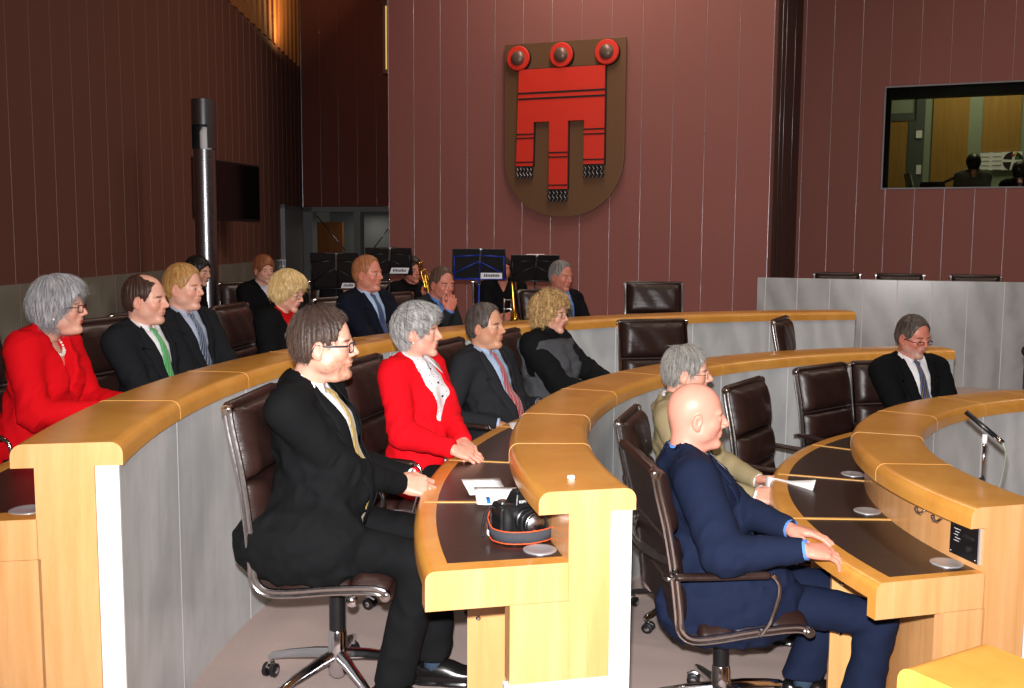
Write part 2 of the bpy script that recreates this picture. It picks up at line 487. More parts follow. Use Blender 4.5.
# black reveal of the window
structure(MB().box(sx0, sx0 + 0.07, 0.06, 0.32, z_b, z_t, 0, RW).box(sx0, sx1, 0.06, 0.32, z_t - 0.13, z_t, 0, RW).build('trim_4', [M['black_matt']]))
# control room
M['cr_wall'] = plain('pale_green_plaster', srgb(140, 150, 130), 0.8)
M['cr_wood'] = wood('ochre_veneer', srgb(150, 110, 45), srgb(160, 120, 52), srgb(172, 130, 60), (10, 10, 0.5), 0.5)
M['cr_dark'] = plain('grey_green_frame', srgb(78, 86, 80), 0.6)
cr = MB()
cr.box(-1.0, LR, 3.2, 3.3, 0.2, 5.6, 0, RW).box(-1.0, LR, 0.32, 3.3, 5.5, 5.6, 0, RW).box(-1.0, LR, 0.32, 3.3, 1.9, 2.0, 0, RW).box(-1.05, -1, 0.32, 3.3, 1.9, 5.6, 0, RW).box(LR, LR + .05, 0.2, 3.3, 1.9, 5.6, 0, RW)
structure(cr.build('wall_control_room', [M['cr_wall']]))


def cr_rect(mb, u0, u1, v0, v1, d0, d1, mi=0):
    s0, za = on_plane(RW, d1, u0, (v0 + v1) / 2); s1, _ = on_plane(RW, d1, u1, (v0 + v1) / 2)
    um = (u0 + u1) / 2; _, z1 = on_plane(RW, d1, um, v0); _, z0 = on_plane(RW, d1, um, v1)
    mb.box(s0, s1, d1, d0, z0, z1, mi, RW)


mb = MB(); cr_rect(mb, 932, 968, 84, 200, 3.2, 3.17); cr_rect(mb, 983, 1021, 84, 158, 3.2, 3.17); structure(mb.build('trim_5', [M['cr_wood']]))
mb = MB(); cr_rect(mb, 915, 924, 90, 200, 3.2, 3.15); cr_rect(mb, 890, 915, 113, 121, 3.2, 3.15); cr_rect(mb, 907, 915, 121, 200, 3.2, 3.15); structure(mb.build('trim_6', [M['cr_dark']]))
mb = MB(); cr_rect(mb, 885, 906.5, 121, 200, 3.19, 3.16); structure(mb.build('door_1', [M['cr_wood']]))
mb = MB(); cr_rect(mb, 916, 922, 130.5, 138, 3.15, 3.13); tag(mb.build('wall_switch', [M['white']]), 'upper square white switch beside the control room door', 'switch')
mb = MB(); cr_rect(mb, 916, 921, 165, 174, 3.15, 3.13); tag(mb.build('wall_switch', [M['white']]), 'lower square white switch beside the control room door', 'switch')
# wall chart in the control room
ch = thing('wall_chart', 'white chart with a dark round diagram on the control room wall', 'chart', RW @ Vector((on_plane(RW, 3.1, 1000, 162)[0], 3.14, on_plane(RW, 3.1, 1000, 162)[1])))
il = Matrix.Translation(-ch.location)
mb = MB(); cr_rect(mb, 980, 1022, 152, 170, 3.16, 3.145); o = mb.build('sheet', [M['white']], ch); o.matrix_parent_inverse = il
mb = MB()
sc_, zc_ = on_plane(RW, 3.14, 1013, 161); segs = 20
for k, (a, b, c_) in enumerate([(0.2, 1.3, 0), (1.6, 2.9, 0), (3.2, 4.4, 0), (4.7, 6.0, 0)]):
    pts = [(sc_ + 0.15 * cos(a + (b - a) * i / 6), zc_ + 0.15 * sin(a + (b - a) * i / 6)) for i in range(7)] + [(sc_ + 0.03 * cos((a + b) / 2), zc_ + 0.03 * sin((a + b) / 2))]
    mb.add([RW @ Vector((x, 3.141, z)) for x, z in pts], [tuple(range(8))], 0)
for i, (x, z, m_) in enumerate([(0.0, 0.09, 1), (0.06, 0.05, 2), (0.03, 0.12, 3)]):
    mb.add([RW @ Vector((sc_ + x + dx, 3.139, zc_ + z + dz)) for dx, dz in ((-.02, -.02), (.02, -.02), (.02, .02), (-.02, .02))], [(0, 1, 2, 3)], m_)
for i in range(5):
    z = zc_ + 0.14 - i * 0.07
    for s0 in (-0.48, -0.3):
        mb.add([RW @ Vector((sc_ + s0 + dx, 3.141, z + dz)) for dx, dz in ((0, 0), (.13, 0), (.13, .012), (0, .012))], [(0, 1, 2, 3)], 4)
o = mb.build('printed_diagram', [plain('ink_black', srgb(30, 30, 30), .7), plain('ink_red', srgb(190, 50, 40), .7), plain('ink_green', srgb(60, 140, 70), .7), plain('ink_yellow', srgb(210, 190, 60), .7), plain('ink_grey', srgb(150, 150, 145), .7)], ch); o.matrix_parent_inverse = il
# control desk with monitor, seen just above the sill
mb = MB().box(sx0 - 0.3, LR - 1, 0.5, 1.1, z_b - 0.15, z_b - 0.09, 0, RW).box(sx0 - 0.3, sx0 - 0.26, 0.5, 1.1, 2.0, z_b - 0.15, 0, RW).box(LR - 1.04, LR - 1, 0.5, 1.1, 2.0, z_b - 0.15, 0, RW)
tag(mb.build('control_desk', [M['cr_dark']], bevel=0.004), 'long grey desk behind the control room window', 'desk')
s_, z_ = on_plane(RW, 0.8, 936, 186)
mb = MB().box(s_ - 0.22, s_ + 0.12, 0.75, 0.95, z_b - 0.09, z_ + 0.06, 0, RW); mb.sweep([RW @ Vector((s_ + 0.1, 0.8, z_ + 0.05)), RW @ Vector((s_ + 0.26, 0.8, z_ + 0.12))], [(-.03, -.02), (.03, -.02), (.03, .02), (-.03, .02)])
tag(mb.build('control_console', [M['black']], bevel=0.006), 'small black console on the control room desk', 'console')
s_, z_ = on_plane(RW, 0.8, 910, 182)
mb = MB().sweep([RW @ Vector((s_ - 0.05, 0.8, z_ + 0.13)), RW @ Vector((s_ + 0.06, 0.8, z_b - 0.09))], [(-.1, -.012), (.1, -.012), (.1, .012), (-.1, .012)])
tag(mb.build('tilted_screen', [M['cr_wall']], bevel=0.003), 'small pale screen leaning beside the control room door', 'screen')

# marble parapet in front of the right wall
PO = Vector((0.2455 * 11.3, 11.3 * 1.003, 0))
PW = wall_frame((PO.x, PO.y), 0.0264, -0.0104)
zpt = on_plane(PW, 0, 757, 277.5)[1]; s1_ = on_plane(PW, 0, 765, 300)[0]; s8 = on_plane(PW, 0, 1004, 300)[0]; wp = (s8 - s1_) / 7
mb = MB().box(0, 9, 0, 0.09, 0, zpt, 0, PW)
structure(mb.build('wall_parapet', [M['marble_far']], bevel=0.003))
mb = MB()
for k in range(24): seam_strip(mb, PW, s1_ + k * wp, 0.27, zpt, 0.012)
structure(mb.build('trim_7', [plain('pale_joint', srgb(225, 225, 228), 0.35)], smooth=3))

# left wall
LA = Vector((-3.36, 6.74)); LB = Vector((-3.675, 17.5)); LD = (LB - LA).normalized()
LWL = Matrix(((LD.x, -LD.y, 0, LA.x), (LD.y, LD.x, 0, LA.y), (0, 0, 1, 0), (0, 0, 0, 1)))  # s forward, d to the left (behind)
SEND = (LB - LA).length
def left_s(u, v=250):
    return on_plane(LWL, 0, u, v)[0]
s_d0, s_d1 = left_s(281), left_s(301)
zl = 4.72
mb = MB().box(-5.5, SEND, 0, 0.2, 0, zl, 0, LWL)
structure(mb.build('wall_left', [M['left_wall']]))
M['slat_wall'] = fabric_panel('ochre_slat_panel', srgb(150, 92, 45))
structure(MB().box(-5.5, SEND, 0.03, 0.2, zl, WH, 0, LWL).build('wall_left_upper', [M['slat_wall']]))
mb = MB(); s = -5.3
while s < SEND: mb.box(s, s + 0.17, -0.02, 0.04, zl, WH, 0, LWL); s += 0.34
structure(mb.build('trim_8', [M['slat_wall']]))
zw = on_plane(LWL, 0, 60, 280)[1]
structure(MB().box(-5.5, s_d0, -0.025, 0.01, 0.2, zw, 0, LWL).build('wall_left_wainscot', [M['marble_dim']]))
mb = MB(); spx = [left_s(u, 240) for u in (14, 38, 58)]
wl = (left_s(95, 240) - left_s(14, 240)) / 4
for k in range(-12, 40):
    s = left_s(14, 240) + k * wl
    if s > SEND: break
    M2 = LWL @ Matrix.Translation((0, -0.001, 0))
    seam_strip(mb, M2, s, zw, zl, 0.007)
    if s < s_d0: seam_strip(mb, LWL @ Matrix.Translation((0, -0.026, 0)), s, 0.3, zw, 0.006)
structure(mb.build('trim_9', [M['dull_seam']], smooth=3))
# grey door leaf in the left wall
zd_ = on_plane(LWL, 0, 290, 206)[1]
M['grey_door'] = plain('grey_door_panel', srgb(120, 122, 124), 0.45)
structure(MB().box(s_d0 + 0.05, s_d1 + 1.0, -0.05, 0.0, FL[1], zd_ - 0.05, 0, LWL).build('door_2', [M['grey_door']]))
structure(MB().box(s_d0, s_d0 + 0.06, -0.07, 0.02, FL[1], zd_, 0, LWL).box(s_d0, SEND, -0.07, 0.02, zd_ - 0.05, zd_, 0, LWL).build('trim_10', [M['steel']]))

# recess wall with glazed door
RB = wall_frame((LB.x, LB.y), 0.0264, -0.0088)
sD0, zdt = on_plane(RB, 0, 304, 206.5); sD1 = on_plane(RB, 0, 392, 206)[0]
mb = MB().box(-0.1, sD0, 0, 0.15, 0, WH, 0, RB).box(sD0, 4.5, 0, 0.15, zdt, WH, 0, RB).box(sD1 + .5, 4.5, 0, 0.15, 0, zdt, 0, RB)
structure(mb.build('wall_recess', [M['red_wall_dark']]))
mb = MB()
for u in (320, 338, 357, 376): seam_strip(mb, RB, on_plane(RB, 0, u, 100)[0], zdt, WH, 0.006)
structure(mb.build('trim_11', [M['steel']], smooth=3))
seam = MB(); seam_strip(seam, RB, 0.02, 0.3, WH, 0.05); structure(seam.build('trim_12', [M['steel']], smooth=3))
fr = MB()
def frr(u0, u1, v0, v1, d0=-0.06, d1=0.1):
    a, z1 = on_plane(RB, 0, u0, v0); b, _ = on_plane(RB, 0, u1, v0); z0 = on_plane(RB, 0, (u0 + u1) / 2, v1)[1]
    fr.box(a, b, d0, d1, max(z0, 0.27), z1, 0, RB)
frr(304, 314, 207, 330); frr(304, 392, 207, 212); frr(355, 361.5, 211, 330); fr.box(sD1, sD1 + .5, -.06, .1, .27, zdt, 0, RB)
structure(fr.build('door_3', [M['grey_door']], bevel=0.004))
M['dim_glass'] = plain('smoked_glass', srgb(52, 58, 58), 0.08)
s_a = on_plane(RB, 0.5, 317, 300)[0]; s_b = on_plane(RB, 0.5, 343, 300)[0]; z_p = on_plane(RB, 0.5, 330, 222)[1]
structure(MB().box(sD0, sD1 + .5, 0.9, 0.95, 0.2, zdt + .2, 0, RB).build('wall_lobby', [plain('lobby_grey', srgb(95, 100, 100), .7)]))
structure(MB().box(s_a, s_b, 0.5, 0.56, 0.27, z_p, 0, RB).build('door_4', [wood('brown_door_veneer', srgb(105, 60, 22), srgb(118, 70, 28), srgb(130, 80, 34), (8, 8, .6), .5)]))
mb = MB(); 
for (u0, v0, u1, v1) in ((317, 216, 345, 250), (388, 229, 374, 248)):
    a = on_plane(RB, -0.02, u0, v0); b = on_plane(RB, -0.02, u1, v1); mb.tube([RB @ Vector((a[0], -0.02, a[1])), RB @ Vector((b[0], -0.02, b[1]))], 0.01, seg=6)
structure(mb.build('trim_13', [M['steel']], smooth=3))
# slim wall light beside the main wall
a, z1 = on_plane(MW, -0.02, 384, 4); z0 = on_plane(MW, -0.02, 385, 73)[1]
wlamp = thing('wall_light', 'slim upright warm light strip at the left edge of the main wall', 'light', MW @ Vector((-0.04, 0.1, z0)))
il = Matrix.Translation(-wlamp.location)
o = MB().box(-0.075, -0.003, 0.0, 0.12, z0, z1, 0, MW).build('housing', [plain('bronze', srgb(120, 100, 70), 0.4, 0.6)], wlamp, bevel=0.004); o.matrix_parent_inverse = il
o = MB().box(-0.03, -0.012, -0.004, 0.0, z0 + .05, z1 - .02, 0, MW).build('diffuser', [emit('warm_diffuser', (1, 0.62, 0.2, 1), 0.45)], wlamp); o.matrix_parent_inverse = il
o = MB().box(-0.09, 0.0, -0.01, 0.14, z1, z1 + .3, 0, MW).build('bracket', [M['steel']], wlamp, bevel=0.004); o.matrix_parent_inverse = il

# enclosing shell behind and beside the camera, ceiling
sh = MB().box(-4.2, 16, -5.0, -4.9, 0, WH)
structure(sh.build('wall_front', [M['red_wall']]))
structure(MB().box(15.9, 16, -5, 14, 0, WH).build('wall_far_right', [M['red_wall']]))
structure(MB().box(-6, 18, -5.2, 21, WH, WH + 0.1).build('ceiling', [M['ceiling']]))

# shield on the main wall
S0, ZA = on_plane(MW, -0.08, 504.5, 45); S1, ZB = on_plane(MW, -0.08, 626, 36); zbot = on_plane(MW, -0.08, 557, 217)[1]
SH = thing('heraldic_shield', 'large bronze shield with red three-tailed banner on the red panelled wall', 'shield', MW @ Vector(((S0 + S1) / 2, -0.03, zbot)))
il = Matrix.Translation(-SH.location)
def sp(u, v): return on_plane(MW, -0.08, u, v)
W_ = S1 - S0; ztop = (ZA + ZB) / 2
zs_ = zbot + (ztop - zbot) * 0.36
outl = [(S0, ztop), (S0, zs_)]
for k in range(1, 24):
    a = pi + pi * k / 24; outl.append(((S0 + S1) / 2 + W_ / 2 * (abs(cos(a)) ** 0.9) * (1 if cos(a) > 0 else -1), zs_ + (zs_ - zbot) * -(abs(sin(a)) ** 0.95)))
outl += [(S1, zs_), (S1, ztop)]
def plate(outline, d0, d1, name, mats, bev=0.004, par=SH):
    mb = MB(); n = len(outline)
    vs = [MW @ Vector((x, d, z)) for d in (d0, d1) for x, z in outline]
    mb.add(vs, [tuple(range(n)), tuple(range(2 * n - 1, n - 1, -1))] + [(i, (i + 1) % n, n + (i + 1) % n, n + i) for i in range(n)])
    o = mb.build(name, mats, par, bevel=bev); o.matrix_parent_inverse = il; return o
M['boss'] = plain('pewter_boss', srgb(120, 98, 88), 0.4, 0.4)
M['bronze'] = plain('dull_bronze', srgb(122, 90, 64), 0.42, 0.3)
M['banner_red'] = plain('banner_red', srgb(222, 48, 28), 0.55)
plate(outl, -0.07, -0.03, 'shield_plate', [M['bronze']])
mb = MB().box((S0 + S1) / 2 - .3, (S0 + S1) / 2 + .3, -0.03, 0.0, zs_, ztop - .2, 0, MW); o = mb.build('wall_bracket', [M['black_matt']], SH); o.matrix_parent_inverse = il
u_ = lambda px, py: ((px - 80) / (478 - 80.0), (py - 62) / (648 - 62.0))   # crop pixels to shield fractions
def sf(px, py):
    a, b = u_(px, py + (0.0)); x = S0 + a * W_; sk = 0.0
    # remove the perspective rise of the top edge
    rise = 26 * (1 - a) * (1 - b) - 13 * (1 - b); b = (py - 62 - rise) / (648 - 62.0)
    return (x + 0.026, ztop - b * (ztop - zbot))
ban = [sf(127, 160), sf(411, 144), sf(408, 475), sf(345, 478), sf(345, 327), sf(294, 327), sf(289, 556), sf(229, 557), sf(231, 329), sf(181, 329), sf(174, 476), sf(117, 478)]
xL0, xL1, xM0, xM1, xR0, xR1 = ban[0][0], sf(178, 400)[0], sf(230, 400)[0], sf(292, 400)[0], sf(345, 400)[0], sf(410, 400)[0]
zt_, zf_, zs1, zs2 = sf(270, 152)[1], sf(270, 328)[1], sf(270, 477)[1], sf(270, 556)[1]
banp = [(xL0, zt_), (xR1, zt_), (xR1, zs1), (xR0, zs1), (xR0, zf_), (xM1, zf_), (xM1, zs2), (xM0, zs2), (xM0, zf_), (xL1, zf_), (xL1 - .01, zs1), (xL0 - .03, zs1)]
plate(banp, -0.125, -0.10, 'red_banner', [M['banner_red']], 0.002)
shb = [(x + (0.012 if i in (1, 2, 3, 5, 6, 9, 10) else -0.012), z + (0.012 if i < 2 else -0.0)) for i, (x, z) in enumerate(banp)]
plate(shb, -0.10, -0.068, 'banner_backing', [M['black_matt']], 0)
def hb(x0, x1, z, h=0.022):
    o = MB().box(x0 - .004, x1 + .004, -0.131, -0.122, z - h / 2, z + h / 2, 0, MW).build('black_stripe', [M['black_matt']], SH); o.matrix_parent_inverse = il
hb(xL0, xR1, sf(270, 231)[1]); hb(xL0, xR1, sf(270, 250)[1])
for x0, x1, q in ((xL0 - .02, xL1, (368, 381, 462, 477)), (xR0, xR1, (358, 374, 458, 475)), (xM0, xM1, (432, 447, 541, 556))):
    for v in q: hb(x0, x1, sf(270, v)[1], 0.016)
for x0, x1, zz in ((xL0 - .03, xL1 - .01, zs1), (xR0, xR1, zs1), (xM0 - .01, xM1, zs2)):
    mb = MB(); n = 5; h = 0.135
    for k in range(n):
        xa = x0 + (x1 - x0) * k / n; xb = x0 + (x1 - x0) * (k + 0.86) / n
        for j in range(4):
            zz0 = zz - 0.01 - j * h / 4; xc = (xa + xb) / 2; o_ = 0.012 if j % 2 else -0.012
            mb.add([MW @ Vector((a, d, z)) for d in (-0.118, -0.09) for a, z in ((xa + o_, zz0), (xb + o_, zz0), (xb - o_, zz0 - h / 4), (xa - o_, zz0 - h / 4))], [(0, 1, 2, 3), (7, 6, 5, 4), (0, 4, 5, 1), (1, 5, 6, 2), (2, 6, 7, 3), (3, 7, 4, 0)], 0)
            mb.tube([MW @ Vector((xc + o_, -0.121, zz0)), MW @ Vector((xc - o_, -0.121, zz0 - h / 4))], 0.0045, 1, seg=5)
    o = mb.build('fringe', [M['black_matt'], M['seam']], SH); o.matrix_parent_inverse = il
for px, py in ((125, 122), (268, 111), (415, 102)):
    x, z = sf(px, py); q = MW @ Matrix.Translation((x, 0, z)) @ Matrix.Rotation(pi / 2, 4, 'X')
    r = MB().lathe([(0.148, 0.07), (0.15, 0.13), (0.14, 0.142), (0.085, 0.144), (0.08, 0.12)], seg=32, M=q).build('red_ring', [M['banner_red']], SH, smooth=0.6); r.matrix_parent_inverse = il
    o = MB().lathe([(0.095, 0.12), (0.09, 0.15), (0.075, 0.17), (0.05, 0.185), (0.02, 0.19)], seg=28, M=q).build('metal_boss', [M['boss']], r, smooth=0.8)
    o = MB().lathe([(0.155, 0.065), (0.158, 0.10), (0.15, 0.12)], seg=32, M=q).build('rim', [M['black_matt']], r, smooth=0.6)

# light column in front of the left wall
p = at_depth(208, 300, 9.3); pz = at_depth(208, 100, 9.3).z; pj = at_depth(208, 150, 9.3).z
PC = thing('light_column', 'tall round steel lamp column in front of the left wall', 'lamp', (p.x, p.y, FL[1]))
R_ = 0.10
H = pz - FL[1]; J = pj - FL[1]
MB().lathe([(R_ + .03, 0), (R_ + .03, .02), (R_, .03), (R_, J)], seg=32).build('column_shaft', [M['steel']], PC, smooth=0.6)
mb = MB(); n = 32; cut = [k for k in range(n) if not (24.5 < k < 29.5)]
MB().lathe([(R_ + .006, J + .22), (R_ + .006, H), (R_ - .004, H + .004)], seg=32).build('column_head', [plain('dark_steel', srgb(105, 105, 108), .35, .9)], PC, smooth=0.6)
vs = []; fs = []
for i, k in enumerate(range(-2, 22)):
    a = radians(k * 11.25 + 0) - radians(20) ; vs += [((R_ + .006) * cos(a), (R_ + .006) * sin(a), J + .01), ((R_ + .006) * cos(a), (R_ + .006) * sin(a), J + .22)]
mb = MB(); mb.add(vs, [(2 * i, 2 * i + 2, 2 * i + 3, 2 * i + 1) for i in range(23)])
o = mb.build('lamp_sleeve', [plain('dark_steel_2', srgb(105, 105, 108), .35, .9)], PC, smooth=3)
o.rotation_euler = (0, 0, radians(-35 + 20))
MB().lathe([(0.05, J), (0.055, J + .03), (0.055, J + .16), (0.03, J + .2)], (0.025, -0.02, 0), 20).build('lamp_head', [M['white']], PC, smooth=0.7)

# television on the left wall
def flat_box_between(a, b, z0, z1, th):
    d = (b - a); d.z = 0; L = d.length; d.normalize(); n = Vector((-d.y, d.x, 0))
    return Matrix(((d.x, n.x, 0, a.x), (d.y, n.y, 0, a.y), (0, 0, 1, 0), (0, 0, 0, 1))), L
ta = Vector((-3.50, 10.9, 0)); tb = Vector((-0.2505 * 12.4, 12.4, 0)); Mt, L = flat_box_between(ta, tb, 0, 0, 0)
z1t = at_depth(262, 166, 12.4).z; z0t = at_depth(262, 222, 12.4).z
TV = thing('television', 'black flat television hung on the left wall beside the column', 'television', (ta + tb) / 2 + Vector((0, 0, z0t)))
il = Matrix.Translation(-TV.location)
o = MB().box(0, L, 0, 0.06, z0t, z1t, 0, Mt).build('casing', [M['black']], TV, bevel=0.008); o.matrix_parent_inverse = il
o = MB().box(0.02, L - 0.02, -0.003, 0.0, z0t + .03, z1t - .02, 0, Mt).build('screen', [plain('screen_black', srgb(6, 6, 8), .12)], TV); o.matrix_parent_inverse = il
o = MB().box(L * .45, L * .55, 0.06, 0.55, (z0t + z1t) / 2 - .05, (z0t + z1t) / 2 + .05, 0, Mt).build('wall_arm', [M['black_matt']], TV); o.matrix_parent_inverse = il

# near wooden desk end in the bottom right corner
zb = 1.0
A_ = at_height(898, 664, zb); B_ = at_height(976, 640, zb); C_ = at_height(1030, 654.5, zb); D_ = at_height(950, 690, zb)
e1 = (B_ - A_); ln = e1.length; e1.normalize(); e2 = Vector((e1.y, -e1.x, 0)); 
if (C_ - B_).dot(e2) < 0: e2 = -e2
NB = Matrix(((e2.x, e1.x, 0, A_.x), (e2.y, e1.y, 0, A_.y), (0, 0, 1, 0), (0, 0, 0, 1)))
nd = thing('wooden_desk_end', 'bright beech desk end with a rounded edge in the near corner', 'desk', (A_.x, A_.y, FL[3]))
nd.location.z = 0.0
il = Matrix.Translation(-nd.location)
mb = MB(); prof = [(x, z) for x, z in round_prof(0, 0.9, zb - SLABT, zb, 0.03)]
n = len(prof); vs = [NB @ Vector((x, y, z)) for y in (0, ln) for x, z in prof]
mb.add(vs, [tuple(range(n)), tuple(range(2 * n - 1, n - 1, -1))] + [(i, (i + 1) % n, n + (i + 1) % n, n + i) for i in range(n)])
o = mb.build('top_slab', [M['wood_edge']], nd, smooth=0.6); o.matrix_parent_inverse = il
o = MB().box(0.06, 0.86, 0.02, ln - 0.03, 0.0, zb - SLABT, 0, NB).build('cabinet_body', [M['wood']], nd, bevel=.003); o.matrix_parent_inverse = il
# ------------------------------------------------------------ office chair (local: faces +X, origin on the floor)
def chair_profile():
    """side curve of the aluminium rail: seat front -> seat back -> up the back"""
    ctrl = [(0.245, 0.452), (0.20, 0.474), (0.05, 0.468), (-0.10, 0.452), (-0.185, 0.455), (-0.225, 0.495), (-0.232, 0.57), (-0.246, 0.72), (-0.268, 0.88), (-0.298, 1.03), (-0.308, 1.10)]
    return catmull(ctrl, 8)


def catmull(c, n):
    c = [Vector(p) for p in c]; out = []
    P = [2 * c[0] - c[1]] + c + [2 * c[-1] - c[-2]]
    for i in range(1, len(P) - 2):
        for k in range(n):
            t = k / n; a, b, d, e = P[i - 1], P[i], P[i + 1], P[i + 2]
            out.append(0.5 * ((2 * b) + (d - a) * t + (2 * a - 5 * b + 4 * d - e) * t * t + (3 * b - a - 3 * d + e) * t ** 3))
    out.append(c[-1]); return out


def resample(pts, d):
    out = [pts[0]]; acc = 0
    for a, b in zip(pts, pts[1:]):
        L = (b - a).length
        while acc + L >= d:
            t = (d - acc) / L; a = a.lerp(b, t); out.append(a); L = (b - a).length; acc = 0
            if L < 1e-9: break
        acc += L
    if (out[-1] - pts[-1]).length > d * .3: out.append(pts[-1])
    return out


def pad_mesh(path, s0, s1, width, thick, both=False):
    """one stitched cushion of the sling between arc lengths s0 and s1"""
    d = 0.008; L = len(path); i0, i1 = int(s0 / d), min(int(s1 / d), L - 1); n = i1 - i0
    mb = MB(); NY = 14; top = []; bot = []
    for i in range(i0, i1 + 1):
        p = path[i]; t = (path[min(i + 1, L - 1)] - path[max(i - 1, 0)]).normalized(); nr = Vector((t.y, -t.x))
        if nr.y < 0 and abs(nr.y) > abs(nr.x): nr = -nr
        if abs(nr.x) >= abs(nr.y) and nr.x < 0: nr = -nr
        u = (i - i0) / n * 2 - 1
        pu = max(0.0, 1 - abs(u) ** 5.0) ** 0.5
        for j in range(NY + 1):
            v = j / NY * 2 - 1; pv = max(0.0, 1 - abs(v) ** 8) ** 0.5
            h = 0.004 + thick * pu * pv * (1.0 + 0.07 * sin(9 * v + i * .2))
            y = v * width / 2 * (1 if pu > .2 else .985)
            q = p + nr * h; top.append((q.x, y, q.y)); q = p - nr * (0.004 + (0.006 * pu * pv)); bot.append((q.x, y, q.y))
    N = n + 1; W = NY + 1; fs = []
    for i in range(n):
        for j in range(NY):
            a = i * W + j; fs.append((a, a + 1, a + W + 1, a + W)); b = N * W + a; fs.append((b, b + W, b + W + 1, b + 1))
    for i in range(n):
        a = i * W; b = N * W + a; fs.append((a, a + W, b + W, b)); a += NY; b += NY; fs.append((a, b, b + W, a + W))
    for j in range(NY):
        a = j; b = N * W + j; fs.append((a, b, b + 1, a + 1)); a = n * W + j; b = N * W + a; fs.append((a, a + 1, b + 1, b))
    mb.add(top + bot, fs); return mb


def make_chair():
    t = thing('office_chair', 'chair', 'chair', group='soft pad leather chairs of the council chamber')
    prof = resample(chair_profile(), 0.008); n = len(prof); total = n * 0.008
    seat_len = 0.425
    hw = 0.255
    # cushions
    q = [0.01, 0.15, 0.285, 0.405]
    for a, b in zip(q, q[1:]): pad_mesh(prof, a, b - 0.004, 0.49, 0.042).build('seat_cushion', [M['leather']], t, smooth=3)
    q = [0.50, 0.665, 0.85, total - 0.012]
    for a, b, th in zip(q, q[1:], (0.045, 0.05, 0.058)): pad_mesh(prof, a, b - 0.004, 0.49, th).build('back_cushion', [M['leather']], t, smooth=3)
    # thin sling behind
    mb = MB(); vs = []
    for p in prof: vs += [(p.x - (0.006 if p.y > .5 else 0), -0.25, p.y - (0.006 if p.y <= .5 else 0)), (p.x - (0.006 if p.y > .5 else 0), 0.25, p.y - (0.006 if p.y <= .5 else 0))]
    mb.add(vs, [(2 * i, 2 * i + 1, 2 * i + 3, 2 * i + 2) for i in range(n - 1)])
    mb.build('sling', [M['mesh_back']], t, smooth=3)
    # side rails
    for s in (-1, 1):
        path = [Vector((p.x, s * hw, p.y)) for p in prof[::3]]
        rr = [(-0.006, -0.016), (0.006, -0.016), (0.008, -0.010), (0.0045, -0.004), (0.0045, 0.004), (0.008, 0.010), (0.006, 0.016), (-0.006, 0.016), (-0.006, -0.016)][:-1]
        mb = MB(); vs = []; m = len(rr)
        for i, p in enumerate(path):
            a = path[max(i - 1, 0)]; b = path[min(i + 1, len(path) - 1)]; tt = (b - a).normalized(); nr = Vector((-tt.z, 0, tt.x))
            for x, y in rr: vs.append(p + Vector((0, x * s, 0)) + nr * y)
        fs = [(i * m + k, i * m + (k + 1) % m, (i + 1) * m + (k + 1) % m, (i + 1) * m + k) for i in range(len(path) - 1) for k in range(m)]
        fs += [tuple(range(m)), tuple((len(path) - 1) * m + k for k in range(m - 1, -1, -1))]
        mb.add(vs, fs); o = mb.build('side_rail', [M['polished']], t, smooth=0.7)
        for e in (prof[-2], prof[1]):
            rt = Matrix.Translation((e.x, s * (hw + 0.008), e.y)) @ Matrix.Rotation(-s * pi / 2, 4, 'X')
            MB().lathe([(0.019, -0.018), (0.019, 0.004), (0.011, 0.004), (0.011, 0.009), (0.004, 0.010)], seg=16, M=rt).build('rail_bolt', [M['polished']], o, smooth=0.6)
    # leather roll over the head end
    e = prof[-1]
    MB().tube([(e.x - 0.004, y, e.y + 0.002) for y in (-0.245, -0.235, 0.235, 0.245)], 0.019, seg=14, scale=[0.8, 1, 1, 0.8]).build('head_roll', [M['leather']], t, smooth=3)
    MB().tube([(0.247, y, 0.448) for y in (-0.245, -0.235, 0.235, 0.245)], 0.016, seg=12, scale=[0.8, 1, 1, 0.8]).build('seat_roll', [M['leather']], t, smooth=3)
    # arched aluminium stretchers across the back and under the seat
    def stretcher(xc, zc, bow, up, name):
        path = [Vector((xc - bow * (1 - (y / 0.25) ** 2) * (1 if not up else 0), y, zc - (bow * (1 - (y / 0.25) ** 2) if up else 0))) for y in [-.25 + .05 * k for k in range(11)]]
        MB().sweep(path, [(-0.006, -0.015), (0.006, -0.015), (0.006, 0.015), (-0.006, 0.015)], up=(0, 0, 1) if not up else (1, 0, 0)).build(name, [M['polished']], t, smooth=0.7)
    stretcher(-0.252, 0.76, 0.065, False, 'back_stretcher')
    stretcher(0.10, 0.455, 0.05, True, 'seat_stretcher')
    stretcher(-0.12, 0.44, 0.05, True, 'seat_stretcher')
    # armrests: leather wrapped loop
    for s in (-1, 1):
        y = s * 0.285
        loop = catmull([(-0.285, 0.705), (-0.24, 0.712), (-0.10, 0.705), (0.06, 0.700), (0.105, 0.685), (0.118, 0.63), (0.09, 0.53), (0.06, 0.455)], 6)
        path = [Vector((p.x, y - s * (0.03 * max(0, (0.52 - p.y) / 0.07) if p.y < .52 else 0) - (s * 0.03 if i == 0 else 0), p.y)) for i, p in enumerate(loop)]
        a = MB().tube(path, 0.0085, seg=8).build('armrest', [M['polished']], t, smooth=3)
        pp = [p for p in path if p.z > 0.693 and -0.255 < p.x < 0.085]
        MB().sweep(pp, [(0.019 * cos(2 * pi * k / 12), 0.014 * sin(2 * pi * k / 12)) for k in range(12)], up=(0, 0, 1), scale=[.7] + [1] * (len(pp) - 2) + [.7]).build('arm_pad', [M['leather']], a, smooth=3)
